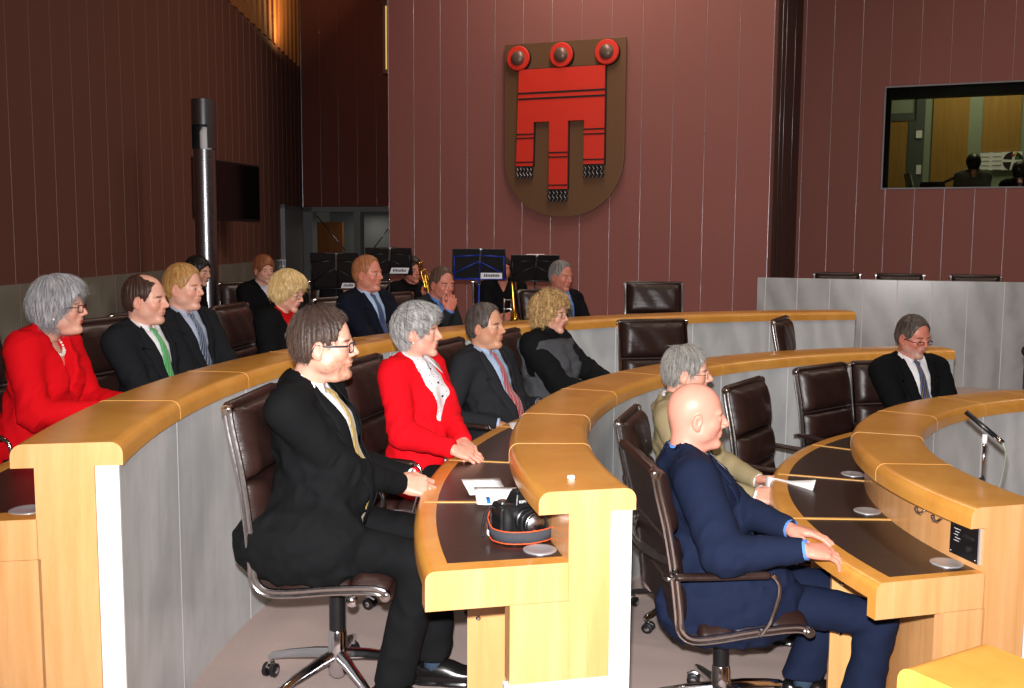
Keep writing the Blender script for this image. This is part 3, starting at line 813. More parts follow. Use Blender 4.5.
    # mechanism, column, base
    mb = MB().box(-0.09, 0.10, -0.055, 0.055, 0.385, 0.425).box(0.02, 0.12, -0.10, 0.10, 0.41, 0.428).box(-0.14, -0.05, -0.10, 0.10, 0.405, 0.425)
    mc = mb.build('tilt_mechanism', [M['black']], t, bevel=0.008)
    MB().tube([(0.06, -0.05, 0.395), (0.09, -0.13, 0.385)], 0.006).lathe([(0.006, 0), (0.022, 0.004), (0.022, 0.014), (0.008, 0.02)], seg=14, M=Matrix.Translation((0.088, -0.125, 0.386)) @ Matrix.Rotation(1.35, 4, 'X') @ Matrix.Rotation(0.3, 4, 'Y')).build('tension_knob', [M['chrome']], mc, smooth=0.7)
    MB().tube([(-0.02, 0.05, 0.395), (0.0, 0.22, 0.375)], 0.005).build('height_lever', [M['chrome']], mc, smooth=3)
    MB().lathe([(0.03, 0.22), (0.03, 0.385)], seg=20).build('gas_column', [M['black']], t, smooth=0.6)
    base = MB(); base.lathe([(0.02, 0.045), (0.034, 0.06), (0.038, 0.12), (0.034, 0.22), (0.026, 0.235)], seg=20)
    b = base.build('star_base', [M['chrome']], t, smooth=0.7)
    for k in range(5):
        a = 2 * pi * k / 5 + 0.35
        path = [Vector((r * cos(a), r * sin(a), z)) for r, z in ((0.02, 0.135), (0.10, 0.125), (0.22, 0.10), (0.285, 0.082), (0.30, 0.072))]
        MB().sweep(path, [(-0.017, -0.014), (0.017, -0.014), (0.014, 0.010), (0.006, 0.016), (-0.006, 0.016), (-0.014, 0.010)], up=(0, 0, 1), scale=[1.2, 1.05, .85, .75, .6]).build('base_arm', [M['chrome']], b, smooth=0.9)
        ca = a + 0.8 + 0.4 * k; cx, cy = 0.29 * cos(a), 0.29 * sin(a)
        mb = MB().tube([(cx, cy, 0.085), (cx, cy, 0.05)], 0.007, 1)
        for s in (-1, 1):
            ox, oy = -sin(ca) * 0.017 * s, cos(ca) * 0.017 * s
            rt = Matrix.Translation((cx + ox + 0.012 * cos(ca), cy + oy + 0.012 * sin(ca), 0.027)) @ Matrix.Rotation(ca, 4, 'Z') @ Matrix.Rotation(pi / 2, 4, 'X')
            mb.lathe([(0.018, -0.010), (0.0265, -0.007), (0.0265, 0.007), (0.018, 0.010)], seg=18, M=rt)
            mb.lathe([(0.012, s * -0.0105), (0.003, s * -0.0125)], seg=12, M=rt, mi=1)
        mb.tube([(cx - 0.006 * cos(ca), cy - .006 * sin(ca), 0.05), (cx + .012 * cos(ca), cy + .012 * sin(ca), 0.056), (cx + 0.035 * cos(ca), cy + .035 * sin(ca), 0.045)], 0.008, 1)
        mb.build('caster', [M['black'], M['chrome']], t, smooth=0.7)
    return t


def children(o):
    return [c for c in COL.objects if c.parent == o]


def copy_tree(o, kids, parent=None):
    c = o.copy(); COL.objects.link(c)
    if parent is not None: c.parent = parent
    for ch in kids.get(o.name, []): copy_tree(ch, kids, c)
    return c


CH = make_chair()
KIDS = {}
for c_ in list(COL.objects):
    if c_.parent is not None: KIDS.setdefault(c_.parent.name, []).append(c_)
CH_USED = [False]


def chair(x, y, z, yaw, label):
    if not CH_USED[0]: o = CH; CH_USED[0] = True
    else: o = copy_tree(CH, KIDS)
    o.location = (x, y, z); o.rotation_euler = (0, 0, yaw); o['label'] = label
    return o
# ------------------------------------------------------------ figures: distance fields turned into smooth meshes
_rs = np.random.RandomState(7)
_LAT = _rs.rand(32, 32, 32).astype(np.float32) * 2 - 1


def vnoise(x, y, z):
    xi = np.floor(x).astype(int); yi = np.floor(y).astype(int); zi = np.floor(z).astype(int)
    fx = x - xi; fy = y - yi; fz = z - zi
    fx = fx * fx * (3 - 2 * fx); fy = fy * fy * (3 - 2 * fy); fz = fz * fz * (3 - 2 * fz)
    x0, y0, z0 = xi & 31, yi & 31, zi & 31; x1, y1, z1 = (xi + 1) & 31, (yi + 1) & 31, (zi + 1) & 31
    L = _LAT
    a = L[x0, y0, z0] * (1 - fx) + L[x1, y0, z0] * fx; b = L[x0, y1, z0] * (1 - fx) + L[x1, y1, z0] * fx
    c = L[x0, y0, z1] * (1 - fx) + L[x1, y0, z1] * fx; d = L[x0, y1, z1] * (1 - fx) + L[x1, y1, z1] * fx
    return (a * (1 - fy) + b * fy) * (1 - fz) + (c * (1 - fy) + d * fy) * fz


def smin(a, b, k):
    h = np.maximum(k - np.abs(a - b), 0) / k; return np.minimum(a, b) - h * h * k * 0.25


def smax(a, b, k): return -smin(-a, -b, k)


def ell(P, c, r, rot=None):
    x, y, z = P[0] - c[0], P[1] - c[1], P[2] - c[2]
    if rot is not None:  # rotation about y
        cc, ss = cos(rot), sin(rot); x, z = cc * x - ss * z, ss * x + cc * z
    x, y, z = x / r[0], y / r[1], z / r[2]
    k0 = np.sqrt(x * x + y * y + z * z) + 1e-9
    k1 = np.sqrt((x / r[0]) ** 2 + (y / r[1]) ** 2 + (z / r[2]) ** 2) + 1e-9
    return k0 * (k0 - 1) / k1


def cone(P, a, b, r1, r2, flat=None):
    ax, ay, az = a; bx, by, bz = b[0] - ax, b[1] - ay, b[2] - az
    x, y, z = P[0] - ax, P[1] - ay, P[2] - az
    t = np.clip((x * bx + y * by + z * bz) / (bx * bx + by * by + bz * bz + 1e-9), 0, 1)
    return np.sqrt((x - bx * t) ** 2 + (y - by * t) ** 2 + (z - bz * t) ** 2) - (r1 + (r2 - r1) * t)


def grid(lo, hi, h):
    ax = [np.arange(l, u + h, h, dtype=np.float32) for l, u in zip(lo, hi)]
    return np.meshgrid(*ax, indexing='ij'), ax


def surfnet(F, lo, h):
    F = F.copy(); F[0] = F[-1] = 1; F[:, 0] = F[:, -1] = 1; F[:, :, 0] = F[:, :, -1] = 1
    I = F < 0
    c = [I[i:I.shape[0] - 1 + i, j:I.shape[1] - 1 + j, k:I.shape[2] - 1 + k] for i in (0, 1) for j in (0, 1) for k in (0, 1)]
    s = sum(x.astype(np.int8) for x in c); act = (s > 0) & (s < 8)
    idx = np.argwhere(act); N = len(idx)
    vid = -np.ones(act.shape, dtype=np.int64); vid[act] = np.arange(N)
    i, j, k = idx.T
    v = [F[i + a, j + b, k + d] for a in (0, 1) for b in (0, 1) for d in (0, 1)]
    off = [(a, b, d) for a in (0, 1) for b in (0, 1) for d in (0, 1)]
    pos = np.zeros((N, 3)); cnt = np.zeros(N)
    for p in range(8):
        for q in range(p + 1, 8):
            o1, o2 = off[p], off[q]
            if sum(abs(a - b) for a, b in zip(o1, o2)) != 1: continue
            m = (v[p] < 0) != (v[q] < 0)
            t = np.where(m, v[p] / np.where(m, v[p] - v[q], 1), 0)
            for ax in range(3): pos[:, ax] += np.where(m, o1[ax] + (o2[ax] - o1[ax]) * t, 0)
            cnt += m
    pos /= cnt[:, None]
    V = (idx + pos) * h + np.array(lo)
    Q = []
    for ax in range(3):
        sl0 = [slice(None)] * 3; sl1 = [slice(None)] * 3; sl0[ax] = slice(0, -1); sl1[ax] = slice(1, None)
        A = I[tuple(sl0)]; B = I[tuple(sl1)]; e = np.argwhere(A != B)
        if not len(e): continue
        e = e[np.all([e[:, o] > 0 for o in range(3) if o != ax], axis=0)]
        o1, o2 = [o for o in range(3) if o != ax]
        def g(d1, d2):
            w = e.copy(); w[:, o1] -= d1; w[:, o2] -= d2; return vid[w[:, 0], w[:, 1], w[:, 2]]
        q = np.stack([g(1, 1), g(0, 1), g(0, 0), g(1, 0)], 1)
        ins = A[e[:, 0], e[:, 1], e[:, 2]]
        flip = ~ins if ax != 1 else ins
        q[flip] = q[flip][:, ::-1]; Q.append(q)
    Q = np.concatenate(Q); Q = Q[(Q >= 0).all(1)]
    return V, Q


def smooth_verts(V, Q, it=1, w=0.5):
    E = np.concatenate([Q[:, [0, 1]], Q[:, [1, 2]], Q[:, [2, 3]], Q[:, [3, 0]]])
    for _ in range(it):
        S = np.zeros_like(V); C = np.zeros(len(V))
        np.add.at(S, E[:, 0], V[E[:, 1]]); np.add.at(S, E[:, 1], V[E[:, 0]]); np.add.at(C, E[:, 0], 1); np.add.at(C, E[:, 1], 1)
        V = V * (1 - w) + w * S / np.maximum(C, 1)[:, None]
    return V


def raw_mesh(name, V, Q, col=None, uv=None):
    me = bpy.data.meshes.new(name); n = Q.shape[1]
    me.vertices.add(len(V)); me.vertices.foreach_set('co', V.astype(np.float32).ravel())
    me.loops.add(len(Q) * n); me.loops.foreach_set('vertex_index', Q.astype(np.int32).ravel())
    me.polygons.add(len(Q)); me.polygons.foreach_set('loop_start', np.arange(len(Q), dtype=np.int32) * n)
    me.polygons.foreach_set('loop_total', np.full(len(Q), n, dtype=np.int32))
    me.update(calc_edges=True); me.polygons.foreach_set('use_smooth', np.ones(len(Q), dtype=bool))
    if col is not None:
        a = me.color_attributes.new('Col', 'FLOAT_COLOR', 'POINT')
        a.data.foreach_set('color', np.concatenate([col, np.ones((len(col), 1))], 1).astype(np.float32).ravel())
    return me


def apply(M4, V):
    A = np.array(M4); return V @ A[:3, :3].T + A[:3, 3]


def vcol_mat(name, rough, spec=0.5, sss=0.0, bump=0.0, bscale=300, aniso=None):
    t = NT(name); a = t.n('ShaderNodeAttribute'); a.attribute_name = 'Col'
    n = t.noise(t.coords(), bscale, 3)
    m = t.n('ShaderNodeMix', data_type='RGBA', blend_type='MULTIPLY'); m.inputs[0].default_value = 0.35
    t.l(a.outputs[0], m.inputs[6]); t.l(t.ramp(n, [(0.3, (0.72, 0.72, 0.72, 1)), (0.65, (1, 1, 1, 1))]), m.inputs[7])
    t.l(m.outputs[2], t.b.inputs['Base Color'])
    t.set(Roughness=rough, Specular_IOR_Level=spec)
    if sss: t.b.inputs['Subsurface Weight'].default_value = sss; t.b.inputs['Subsurface Radius'].default_value = (0.012, 0.005, 0.003); t.b.inputs['Subsurface Scale'].default_value = 0.6
    if bump: t.bump(n, bump, 0.002)
    return t.m


M['skin'] = vcol_mat('skin', 0.44, 0.45, 0.12, 0.15, 420)
M['hair'] = vcol_mat('hair_strands', 0.42, 0.35, 0, 0.3, 700)
M['eyeball'] = vcol_mat('eyeball', 0.08, 0.5)
C3 = lambda r, g, b: np.array(srgb(r, g, b)[:3])
SKIN = dict(fair=C3(226, 170, 148), pink=C3(226, 158, 138), ruddy=C3(206, 132, 112), tan=C3(206, 152, 122))


def head_field(P, h):
    jw = h.get('jaw', 1.0); fat = h.get('fat', 0.0); n = h.get('nose', 1.0)
    F = ell(P, (-.012, 0, .045), (.098, .077, .086))
    F = smin(F, ell(P, (-.045, 0, .0), (.058, .064, .07)), .03)
    F = smin(F, ell(P, (.030, 0, -.018), (.060, .060 * jw, .088)), .03)
    F = smin(F, ell(P, (.077, 0, -.094), (.018, .023 * jw, .018)), .030)
    for s in (-1, 1):
        F = smin(F, ell(P, (.008, s * (.043 * jw + fat * .3), -.055), (.026 + fat * .5, .015 + fat * .6, .026)), .032)
        F = smin(F, ell(P, (.074, s * .026, .030), (.014, .028, .009)), .016)
        F = smin(F, ell(P, (.060, s * .041, -.018), (.018, .014 + fat * .4, .017)), .026)
    if fat > 0: F = smin(F, ell(P, (.030, 0, -.100), (.036, .036, .014 + fat * .6)), .025)
    for s in (-1, 1):
        F = smax(F, -ell(P, (.102, s * .034, .007), (.020, .019, .013)), .014)
        F = smin(F, ell(P, (.0735, s * .033, .006), (.0165, .0165, .0145)), .005)
        F = smax(F, -ell(P, (.092, s * .034, .0045), (.010, .0125, .0036)), .002)
    F = smin(F, cone(P, (.087, 0, .020), (.104 + .007 * n, 0, -.018), .0080, .0100 * n), .014)
    for s in (-1, 1): F = smin(F, ell(P, (.098, s * .0115, -.024), (.011, .0075, .0075)), .007)
    F = smin(F, ell(P, (.0835, 0, -.048), (.012, .026, .016)), .014)
    F = smin(F, ell(P, (.0865, 0, -.0515), (.0100, .023, .0052)), .006)
    F = smin(F, ell(P, (.0845, 0, -.0625), (.0105, .020, .0060)), .007)
    F = smax(F, -ell(P, (.0995, 0, -.0568), (.012, .026, .0016)), .003)
    F = smax(F, -ell(P, (.098, 0, -.0745), (.009, .018, .005)), .010)
    for s in (-1, 1):
        e = ell(P, (-.008, s * .0805, -.004), (.019, .0075, .032), 0.25)
        e = smax(e, -ell(P, (-.003, s * .0895, .002), (.0115, .0065, .021), 0.25), .004)
        e = smin(e, ell(P, (-.004, s * .078, -.030), (.009, .006, .010)), .008)
        F = smin(F, e, .006)
    return F


def axes_mat(fwd, up, o=(0, 0, 0)):
    x = Vector(fwd).normalized(); y = Vector(up).cross(x).normalized(); z = x.cross(y)
    return Matrix(((x.x, y.x, z.x, o[0]), (x.y, y.y, z.y, o[1]), (x.z, y.z, z.z, o[2]), (0, 0, 0, 1)))


def hand_mesh(side, curl, spread=0.10, thumb=0.6, res=0.0026):
    """hand frame: wrist at origin, +X to the fingers, +Z the back of the hand, thumb on -side*Y"""
    (X, Y, Z), _ = grid((-.07, -.075, -.10), (.20, .075, .05), res); Y = Y * side; P = (X, Y, Z)
    F = cone(P, (-.004, 0, 0), (.0, 0, 0), .0235, .0235)
    F = smin(F, ell(P, (.045, .0, -.002), (.050, .038, .0155)), .02)
    ys = [-.0300, -.0105, .0100, .0285]; ln = [.9, 1.0, .94, .76]; rr = [.0090, .0093, .0088, .0078]
    for i in range(4):
        b = Vector((.086 - (0.004 if i in (0, 3) else 0) - (.006 if i == 3 else 0), ys[i], -.001))
        F = smin(F, cone(P, (.03, ys[i] * .6, -.001), b, .013, .0108), .010)
        a = 0; p = b; sp = (i - 1.3) * spread
        cc = curl[i] if isinstance(curl, (list, tuple)) else curl
        fing = None
        for j, (L, k) in enumerate(((.043, .75), (.027, 1.0), (.021, .7))):
            a += radians(cc * k); L *= ln[i]
            q = p + Vector((cos(a) * cos(sp), sin(sp) * cos(a), -sin(a))) * L
            s_ = cone(P, p, q, rr[i] * (1 - .08 * j), rr[i] * (1 - .08 * (j + 1)))
            fing = s_ if fing is None else smin(fing, s_, .003)
            p = q
        F = smin(F, fing, .0035)
    t0, t1 = Vector((.018, -.026, -.008)), Vector((.052, -.046 - .012 * thumb, -.020)); t2 = t1 + Vector((.030, -.006 + .010 * (1 - thumb), -.010 * (1 + thumb))); t3 = t2 + Vector((.022, .004 + .01 * (1 - thumb), -.006))
    F = smin(F, cone(P, t0, t1, .0165, .0125), .014); F = smin(F, cone(P, t1, t2, .0115, .0100), .004); F = smin(F, cone(P, t2, t3, .0098, .0082), .004)
    V, Q = surfnet(F, (-.07, -.075, -.10), res)
    return V, Q


def strands(V, Nn, crown, n, length, width, lift, rng, down=0.5, comb=None, curl=0.0, face=None, fringe=.35):
    pick = rng.randint(0, len(V), n); P0 = V[pick]; N = Nn[pick]
    d = P0 - np.array(crown); d[:, 2] -= down * 0.1
    if comb is not None: d = d * 0.35 + np.array(comb) * 0.1
    d -= (d * N).sum(1)[:, None] * N; d /= (np.linalg.norm(d, axis=1)[:, None] + 1e-9)
    d += rng.randn(n, 3) * (.12 if curl else .08); sd = np.cross(N, d); sd /= (np.linalg.norm(sd, axis=1)[:, None] + 1e-9)
    L = length * (0.6 + 0.8 * rng.rand(n))[:, None]; S = 5; vs = []
    if face is not None:
        e = P0 + d * L; inside = ell((e[:, 0], e[:, 1], e[:, 2]), face[0], face[1]) < .002; L = L * np.where(inside, fringe, 1.0)[:, None]
    ph = rng.rand(n)[:, None] * 6.28
    for k in range(S):
        t = k / (S - 1.0); c = P0 - N * 0.0015 + d * L * t - N * ((L * t) ** 2 * 5.2) + N * (lift * t * (1 - 0.75 * t) * 2) + np.array([0, 0, -1]) * (L * 0.12 * t * t * down)
        if curl: c = c + (sd * np.cos(ph + t * 7) + N * np.sin(ph + t * 7)) * curl
        w = width * (1 - 0.75 * t)
        vs += [c - sd * w, c + sd * w, c + N * w * 0.8]
    A = np.stack(vs, 1).reshape(-1, 3); b = (np.arange(n) * S * 3)[:, None]; q = []
    for k in range(S - 1):
        for a, c in ((0, 1), (1, 2), (2, 0)):
            q.append(np.stack([b[:, 0] + k * 3 + a, b[:, 0] + k * 3 + c, b[:, 0] + (k + 1) * 3 + c, b[:, 0] + (k + 1) * 3 + a], 1))
    return A, np.concatenate(q), np.repeat(rng.rand(n), S * 3)


def hair_field(P, h):
    tt, ts = h.get('tt', .012), h.get('ts', .007)
    F = ell(P, (-.012, 0, .045), (.098 + tt * .8, .077 + ts, .086 + tt))
    F = smin(F, ell(P, (-.047, 0, -.002), (.058 + ts, .066 + ts, .074)), .03)
    for c, r in h.get('vol', []): F = smin(F, ell(P, c, r), .025)
    fc, fr = h.get('face', ((.105, 0, -.035), (.062, .105, .112)))
    F = smax(F, -ell(P, fc, fr), .008)
    for c, r in h.get('cut', []): F = smax(F, -ell(P, c, r), .010)
    if h.get('ears', True):
        for s in (-1, 1): F = smax(F, -ell(P, (.002, s * .088, -.012), (.030, .026, .036)), .006)
        F = smax(F, -ell(P, (.075, 0, -.075), (.088, .12, .085)), .008)
    nz = h.get('nape', -.058)
    F = smax(F, nz - P[2] - 0.25 * (P[0] + .05), .012)
    return F


def frontmap(F, ax, sign=1):
    """largest x inside the field for every (y, z) column"""
    I = F < 0; nx = F.shape[0]; rev = I[::-1]; has = rev.any(0); i = nx - 1 - rev.argmax(0); i = np.minimum(i, nx - 2)
    jj, kk = np.indices(i.shape); a = F[i, jj, kk]; b = F[i + 1, jj, kk]
    t = np.clip(a / (a - b + 1e-9), 0, 1); x = ax[0][0] + (i + t) * (ax[0][1] - ax[0][0]); x = np.where(has, x, np.nan)
    def f(y, z):
        h = ax[1][1] - ax[1][0]; v = (np.asarray(y) - ax[1][0]) / h; w_ = (np.asarray(z) - ax[2][0]) / h
        v = np.clip(v, 0, x.shape[0] - 1.001); w_ = np.clip(w_, 0, x.shape[1] - 1.001); a = v.astype(int); b = w_.astype(int); p = v - a; q = w_ - b
        r = x[a, b] * (1 - p) * (1 - q) + x[a + 1, b] * p * (1 - q) + x[a, b + 1] * (1 - p) * q + x[a + 1, b + 1] * p * q
        return np.where(np.isnan(r), 0.0, r)
    return f


def strip(name, rows, mats, parent, M4, solid=0.0, uvw=None):
    """rows: list of lists of points (torso frame) -> ribbon mesh with uv"""
    n, m = len(rows), len(rows[0]); V = np.array([p for r in rows for p in r], dtype=float); V = apply(M4, V)
    Q = np.array([(i * m + j, i * m + j + 1, (i + 1) * m + j + 1, (i + 1) * m + j) for i in range(n - 1) for j in range(m - 1)])
    me = raw_mesh(name, V, Q); uv = me.uv_layers.new(name='UVMap')
    li = np.zeros(len(me.loops), dtype=np.int32); me.loops.foreach_get('vertex_index', li)
    U = np.stack([(li % m) / (m - 1.0), (li // m) / (n - 1.0)], 1); uv.data.foreach_set('uv', U.astype(np.float32).ravel())
    o = link(name, me, mats, parent)
    if solid: s = o.modifiers.new('s', 'SOLIDIFY'); s.thickness = solid; s.offset = 0
    return o


def tie_mat(name, cols, n=9, slant=1.0, ratio=3.5):
    """woven diagonal stripes from the strip's own uv"""
    t = NT(name); uv = t.n('ShaderNodeTexCoord'); sx = t.n('ShaderNodeSeparateXYZ'); t.l(uv.outputs['UV'], sx.inputs[0])
    a = t.n('ShaderNodeMath', operation='MULTIPLY_ADD'); t.l(sx.outputs[0], a.inputs[0]); a.inputs[1].default_value = slant * 0.12
    t.l(sx.outputs[1], a.inputs[2])
    b = t.n('ShaderNodeMath', operation='MULTIPLY'); t.l(a.outputs[0], b.inputs[0]); b.inputs[1].default_value = n
    c = t.n('ShaderNodeMath', operation='FRACT'); t.l(b.outputs[0], c.inputs[0])
    k = len(cols); tot = sum(w for w, _ in cols); acc = 0; stops = []
    for w, col in cols: stops.append((acc / tot, col)); acc += w
    t.l(t.ramp(c.outputs[0], stops, 'CONSTANT'), t.b.inputs['Base Color']); t.set(Roughness=0.45, Sheen_Weight=0.3)
    nn = t.noise(t.coords(), 500, 2); t.bump(nn, 0.2, 0.002); return t.m


def two_bone(S, W, l1, l2, pole):
    S, W, pole = Vector(S), Vector(W), Vector(pole); d = W - S; L = d.length
    if L > (l1 + l2) * .985: W = S + d * ((l1 + l2) * .985 / L); d = W - S; L = d.length
    if L < abs(l1 - l2) + .03: L = abs(l1 - l2) + .03
    a = (l1 * l1 - l2 * l2 + L * L) / (2 * L); h = sqrt(max(l1 * l1 - a * a, 0)); u = d.normalized(); p = pole - u * pole.dot(u); p.normalize()
    return S + u * a + p * h, W


def person(label, head, Y, fl, body, look, top, hair=None, face=None, lean=-4, pitch=0, roll=0, s=1.0, hands=None, legs=None,
           glasses=None, near=1, feet=None, knees=None, skin='fair', extras=(), elbow=None, hip=None, full=True, hf=0.0):
    """body/look: angle in degrees between where torso/head face and the direction to the lens (90 = profile, facing right)"""
    face = face or {}; hair = hair or {}
    Wh = at_depth(head[0], head[1], Y); acam = math.degrees(atan2(-Wh.y, -Wh.x))
    yaw = radians(acam + body); hyaw = radians(acam + look)
    ln = radians(lean)
    Rl = Matrix.Rotation(ln, 4, 'Y')                      # +angle tips +Z towards +X
    HC = Vector((.028 + hf, 0, .632)) * s
    hl = Rl @ HC; zp = Wh.z - fl - hl.z
    off = Matrix.Rotation(yaw, 4, 'Z') @ Vector((hl.x, hl.y, 0))
    root = thing('person', label, 'person', (Wh.x - off.x, Wh.y - off.y, fl), yaw)
    print('PERSON', label[:40], 'pelvis z %.2f' % zp, 'at', [round(c, 2) for c in root.location], 'r %.2f' % hypot(root.location.x - CX, root.location.y - CY))
    T = Matrix.Translation((0, 0, zp)) @ Rl               # torso frame -> local
    Ti = T.inverted(); world = Matrix.Translation(root.location) @ Matrix.Rotation(yaw, 4, 'Z'); wi = world.inverted()
    # head frame -> local
    Hm = T @ Matrix.Translation(HC) @ Matrix.Rotation(-ln, 4, 'Y')
    Hm = Hm @ Matrix.Rotation(hyaw - yaw, 4, 'Z') @ Matrix.Rotation(radians(pitch), 4, 'Y') @ Matrix.Rotation(radians(roll), 4, 'X') @ Matrix.Scale(s, 4)
    Hi = Hm.inverted()
    near_h = {1: .0028, 2: .0040, 3: .0055}[near]; near_b = top.get('res', {1: .009, 2: .012, 3: .018}[near])
    rng = np.random.RandomState(abs(hash(label[:8])) % 1000 if False else sum(ord(c) for c in label) % 1000)
    sk = SKIN[skin]
    # ---------------- arms
    arms = []
    shw = top.get('shw', .190) * s
    for side, key in ((-1, 0), (1, 1)):
        S = Vector((-.012, side * shw * .98, .440 * s))
        tgt = hands[key] if hands and hands[key] is not None else None
        if tgt is None: tgt = dict(p=(.34, side * .10, zp - .02 + 0.10), d=(1, -side * .5, -.1), b=(0, side * .3, 1), curl=30)
        Wl = wi @ Vector(tgt['w']) if 'w' in tgt else Vector(tgt['p'])
        Wt = Ti @ Wl
        pole = Ti.to_3x3() @ Vector(tgt.get('pole', (-.35, side * .55, -1)))
        E_, Wt = two_bone(S, Wt, .292 * s, .262 * s, pole)
        arms.append((side, S, E_, Wt, tgt))
    # ---------------- skin: head, neck, hands and the covered trunk in one mesh
    lo, hi = (-.125, -.100, -.215), (.135, .100, .142)
    P, ax = grid(lo, hi, near_h)
    F = head_field(P, face)
    nb = Hi @ (T @ Vector((-.022 * s, 0, .475 * s))); nt = Vector((-.030, 0, -.045))
    nr = face.get('neck', .056)
    F = smin(F, cone(P, nt, nb, nr * .95, nr * 1.10), .020)
    F = smax(F, (nb[2] - .01) - P[2], .01)
    V, Q = surfnet(F, lo, near_h); x, y, z = V.T
    col = np.tile(sk, (len(V), 1)); PV = (x, y, z)
    def blend(mask, c, a=1.0):
        nonlocal col
        m = np.clip(mask, 0, 1)[:, None] * a; col = col * (1 - m) + np.array(c) * m
    blend(vnoise(x * 60, y * 60, z * 60) * .5 + .4, sk * np.array([1.0, .86, .84]), .35)
    for sd in (-1, 1): blend(1 - ell(PV, (.07, sd * .045, -.025), (.03, .025, .022)) / .012, sk * np.array([1.02, .78, .76]), .45)
    blend(1 - ell(PV, (.112, 0, -.024), (.014, .016, .012)) / .008, sk * np.array([1.02, .76, .72]), .4)
    for sd in (-1, 1): blend(1 - ell(PV, (-.006, sd * .085, -.004), (.02, .012, .032)) / .005, sk * np.array([1.04, .74, .70]), .5)
    lip = face.get('lip', sk * np.array([.80, .50, .52]))
    blend(1 - np.minimum(ell(PV, (.0895, 0, -.0520), (.0105, .0215, .0042)), ell(PV, (.0875, 0, -.0618), (.0115, .0185, .0048))) / .002, lip, .85 if 'lip' in face else .4)
    if 'beard' in face:
        bc, ba = face['beard']
        m = np.clip(1 - ell(PV, (.070, 0, -.080), (.038, .045, .040)) / .006, 0, 1)
        m2 = np.clip(1 - np.minimum(ell(PV, (.030, .050, -.062), (.045, .022, .030)), ell(PV, (.030, -.050, -.062), (.045, .022, .030))) / .010, 0, 1) * .6
        mo = np.clip(1 - ell(PV, (.097, 0, -.038), (.018, .029, .008)) / .003, 0, 1)
        lips = np.clip(1 - ell(PV, (.095, 0, -.056), (.016, .020, .010)) / .003, 0, 1)
        nn = .65 + .5 * vnoise(x * 330, y * 330, z * 160)
        blend(np.maximum(np.maximum(m, m2), mo) * (1 - lips) * nn, bc, ba)
    bw = face.get('brow', None)
    bcol = bw if bw is not None else np.array(hair.get('c1', (.05, .03, .02))) * .8
    for sd in (-1, 1):
        blend((1 - ell(PV, (.083, sd * .034, .0265), (.014, .021, .0042)) / .003) * (.75 + .4 * vnoise(x * 400, y * 200, z * 200)), bcol, .8)
        blend(1 - np.abs(ell(PV, (.088, sd * .034, .0045), (.014, .0155, .0058))) / .0018, sk * .42, .7)
    if 'scalp' in face:
        blend(1 - hair_field(PV, face['scalp']) / .006, face['scalp']['c'], .5)
    V = apply(Hm, V); Vs, Qs, Cs = [V], [Q], [col]; n0 = len(V)
    for side, S, E_, W, tgt in arms:
        if top.get('nohand'): continue
        hv, hq = hand_mesh(side, tgt.get('curl', 30), tgt.get('spread', .08), tgt.get('thumb', .6), {1: .0027, 2: .0042, 3: .006}[near])
        hc = np.tile(sk * np.array([.98, .88, .86]), (len(hv), 1)); kn = np.clip(vnoise(hv[:, 0] * 70, hv[:, 1] * 70, hv[:, 2] * 70) * .6 + .3, 0, 1)[:, None]
        hc = hc * (1 - kn * .3) + kn * .3 * sk * np.array([1.0, .66, .62])
        hm = T @ Matrix.Translation(W) @ (Ti.to_3x3().to_4x4()) @ axes_mat(tgt.get('d', (1, 0, 0)), tgt.get('b', (0, 0, 1))) @ Matrix.Scale(1.04 * s, 4)
        Vs.append(apply(hm, hv)); Qs.append(hq + n0); Cs.append(hc); n0 += len(hv)
    # covered trunk and limbs
    lo2, hi2 = (-.30, -.45, -.12), (.75, .45, .52)
    Pc, _ = grid(lo2, hi2, .022)
    F = ell(Pc, (0, 0, .0), (.11, .15, .10)); F = smin(F, ell(Pc, (0, 0, .3 * s), (.09, .14, .17)), .05); F = smin(F, cone(Pc, (-.03, 0, .42 * s), (-.022, 0, .48 * s), .05, .045), .04)
    for side, S, E_, W, tgt in arms:
        F = smin(F, cone(Pc, S, E_, .04, .034), .03); F = smin(F, cone(Pc, E_, W, .034, .024), .02)
    V2, Q2 = surfnet(F, lo2, .022); Vs.append(apply(T, V2)); Qs.append(Q2 + n0); Cs.append(np.tile(sk, (len(V2), 1)))
    link('body', raw_mesh('body', np.concatenate(Vs), np.concatenate(Qs), np.concatenate(Cs)), M['skin'], root)
    # ---------------- eyes
    if near < 3:
        for sd in (-1, 1):
            mb = MB().sphere((0, 0, 0), .0142, seg=20, rings=14); me = mb.mesh('eye'); v = np.array([tuple(p.co) for p in me.vertices])
            # gaze straight ahead: pupil around +X
            ang = np.arctan2(np.hypot(v[:, 1], v[:, 2]), v[:, 0]); c = np.tile(C3(225, 215, 208), (len(v), 1))
            c[ang < .50] = face.get('eye', C3(70, 62, 52)); c[ang < .22] = C3(8, 8, 8)
            a = me.color_attributes.new('Col', 'FLOAT_COLOR', 'POINT'); a.data.foreach_set('color', np.concatenate([c, np.ones((len(c), 1))], 1).astype(np.float32).ravel())
            me.transform(Hm @ Matrix.Translation((.0745, sd * .0335, .0045))); link('eye', me, M['eyeball'], root, smooth=3)
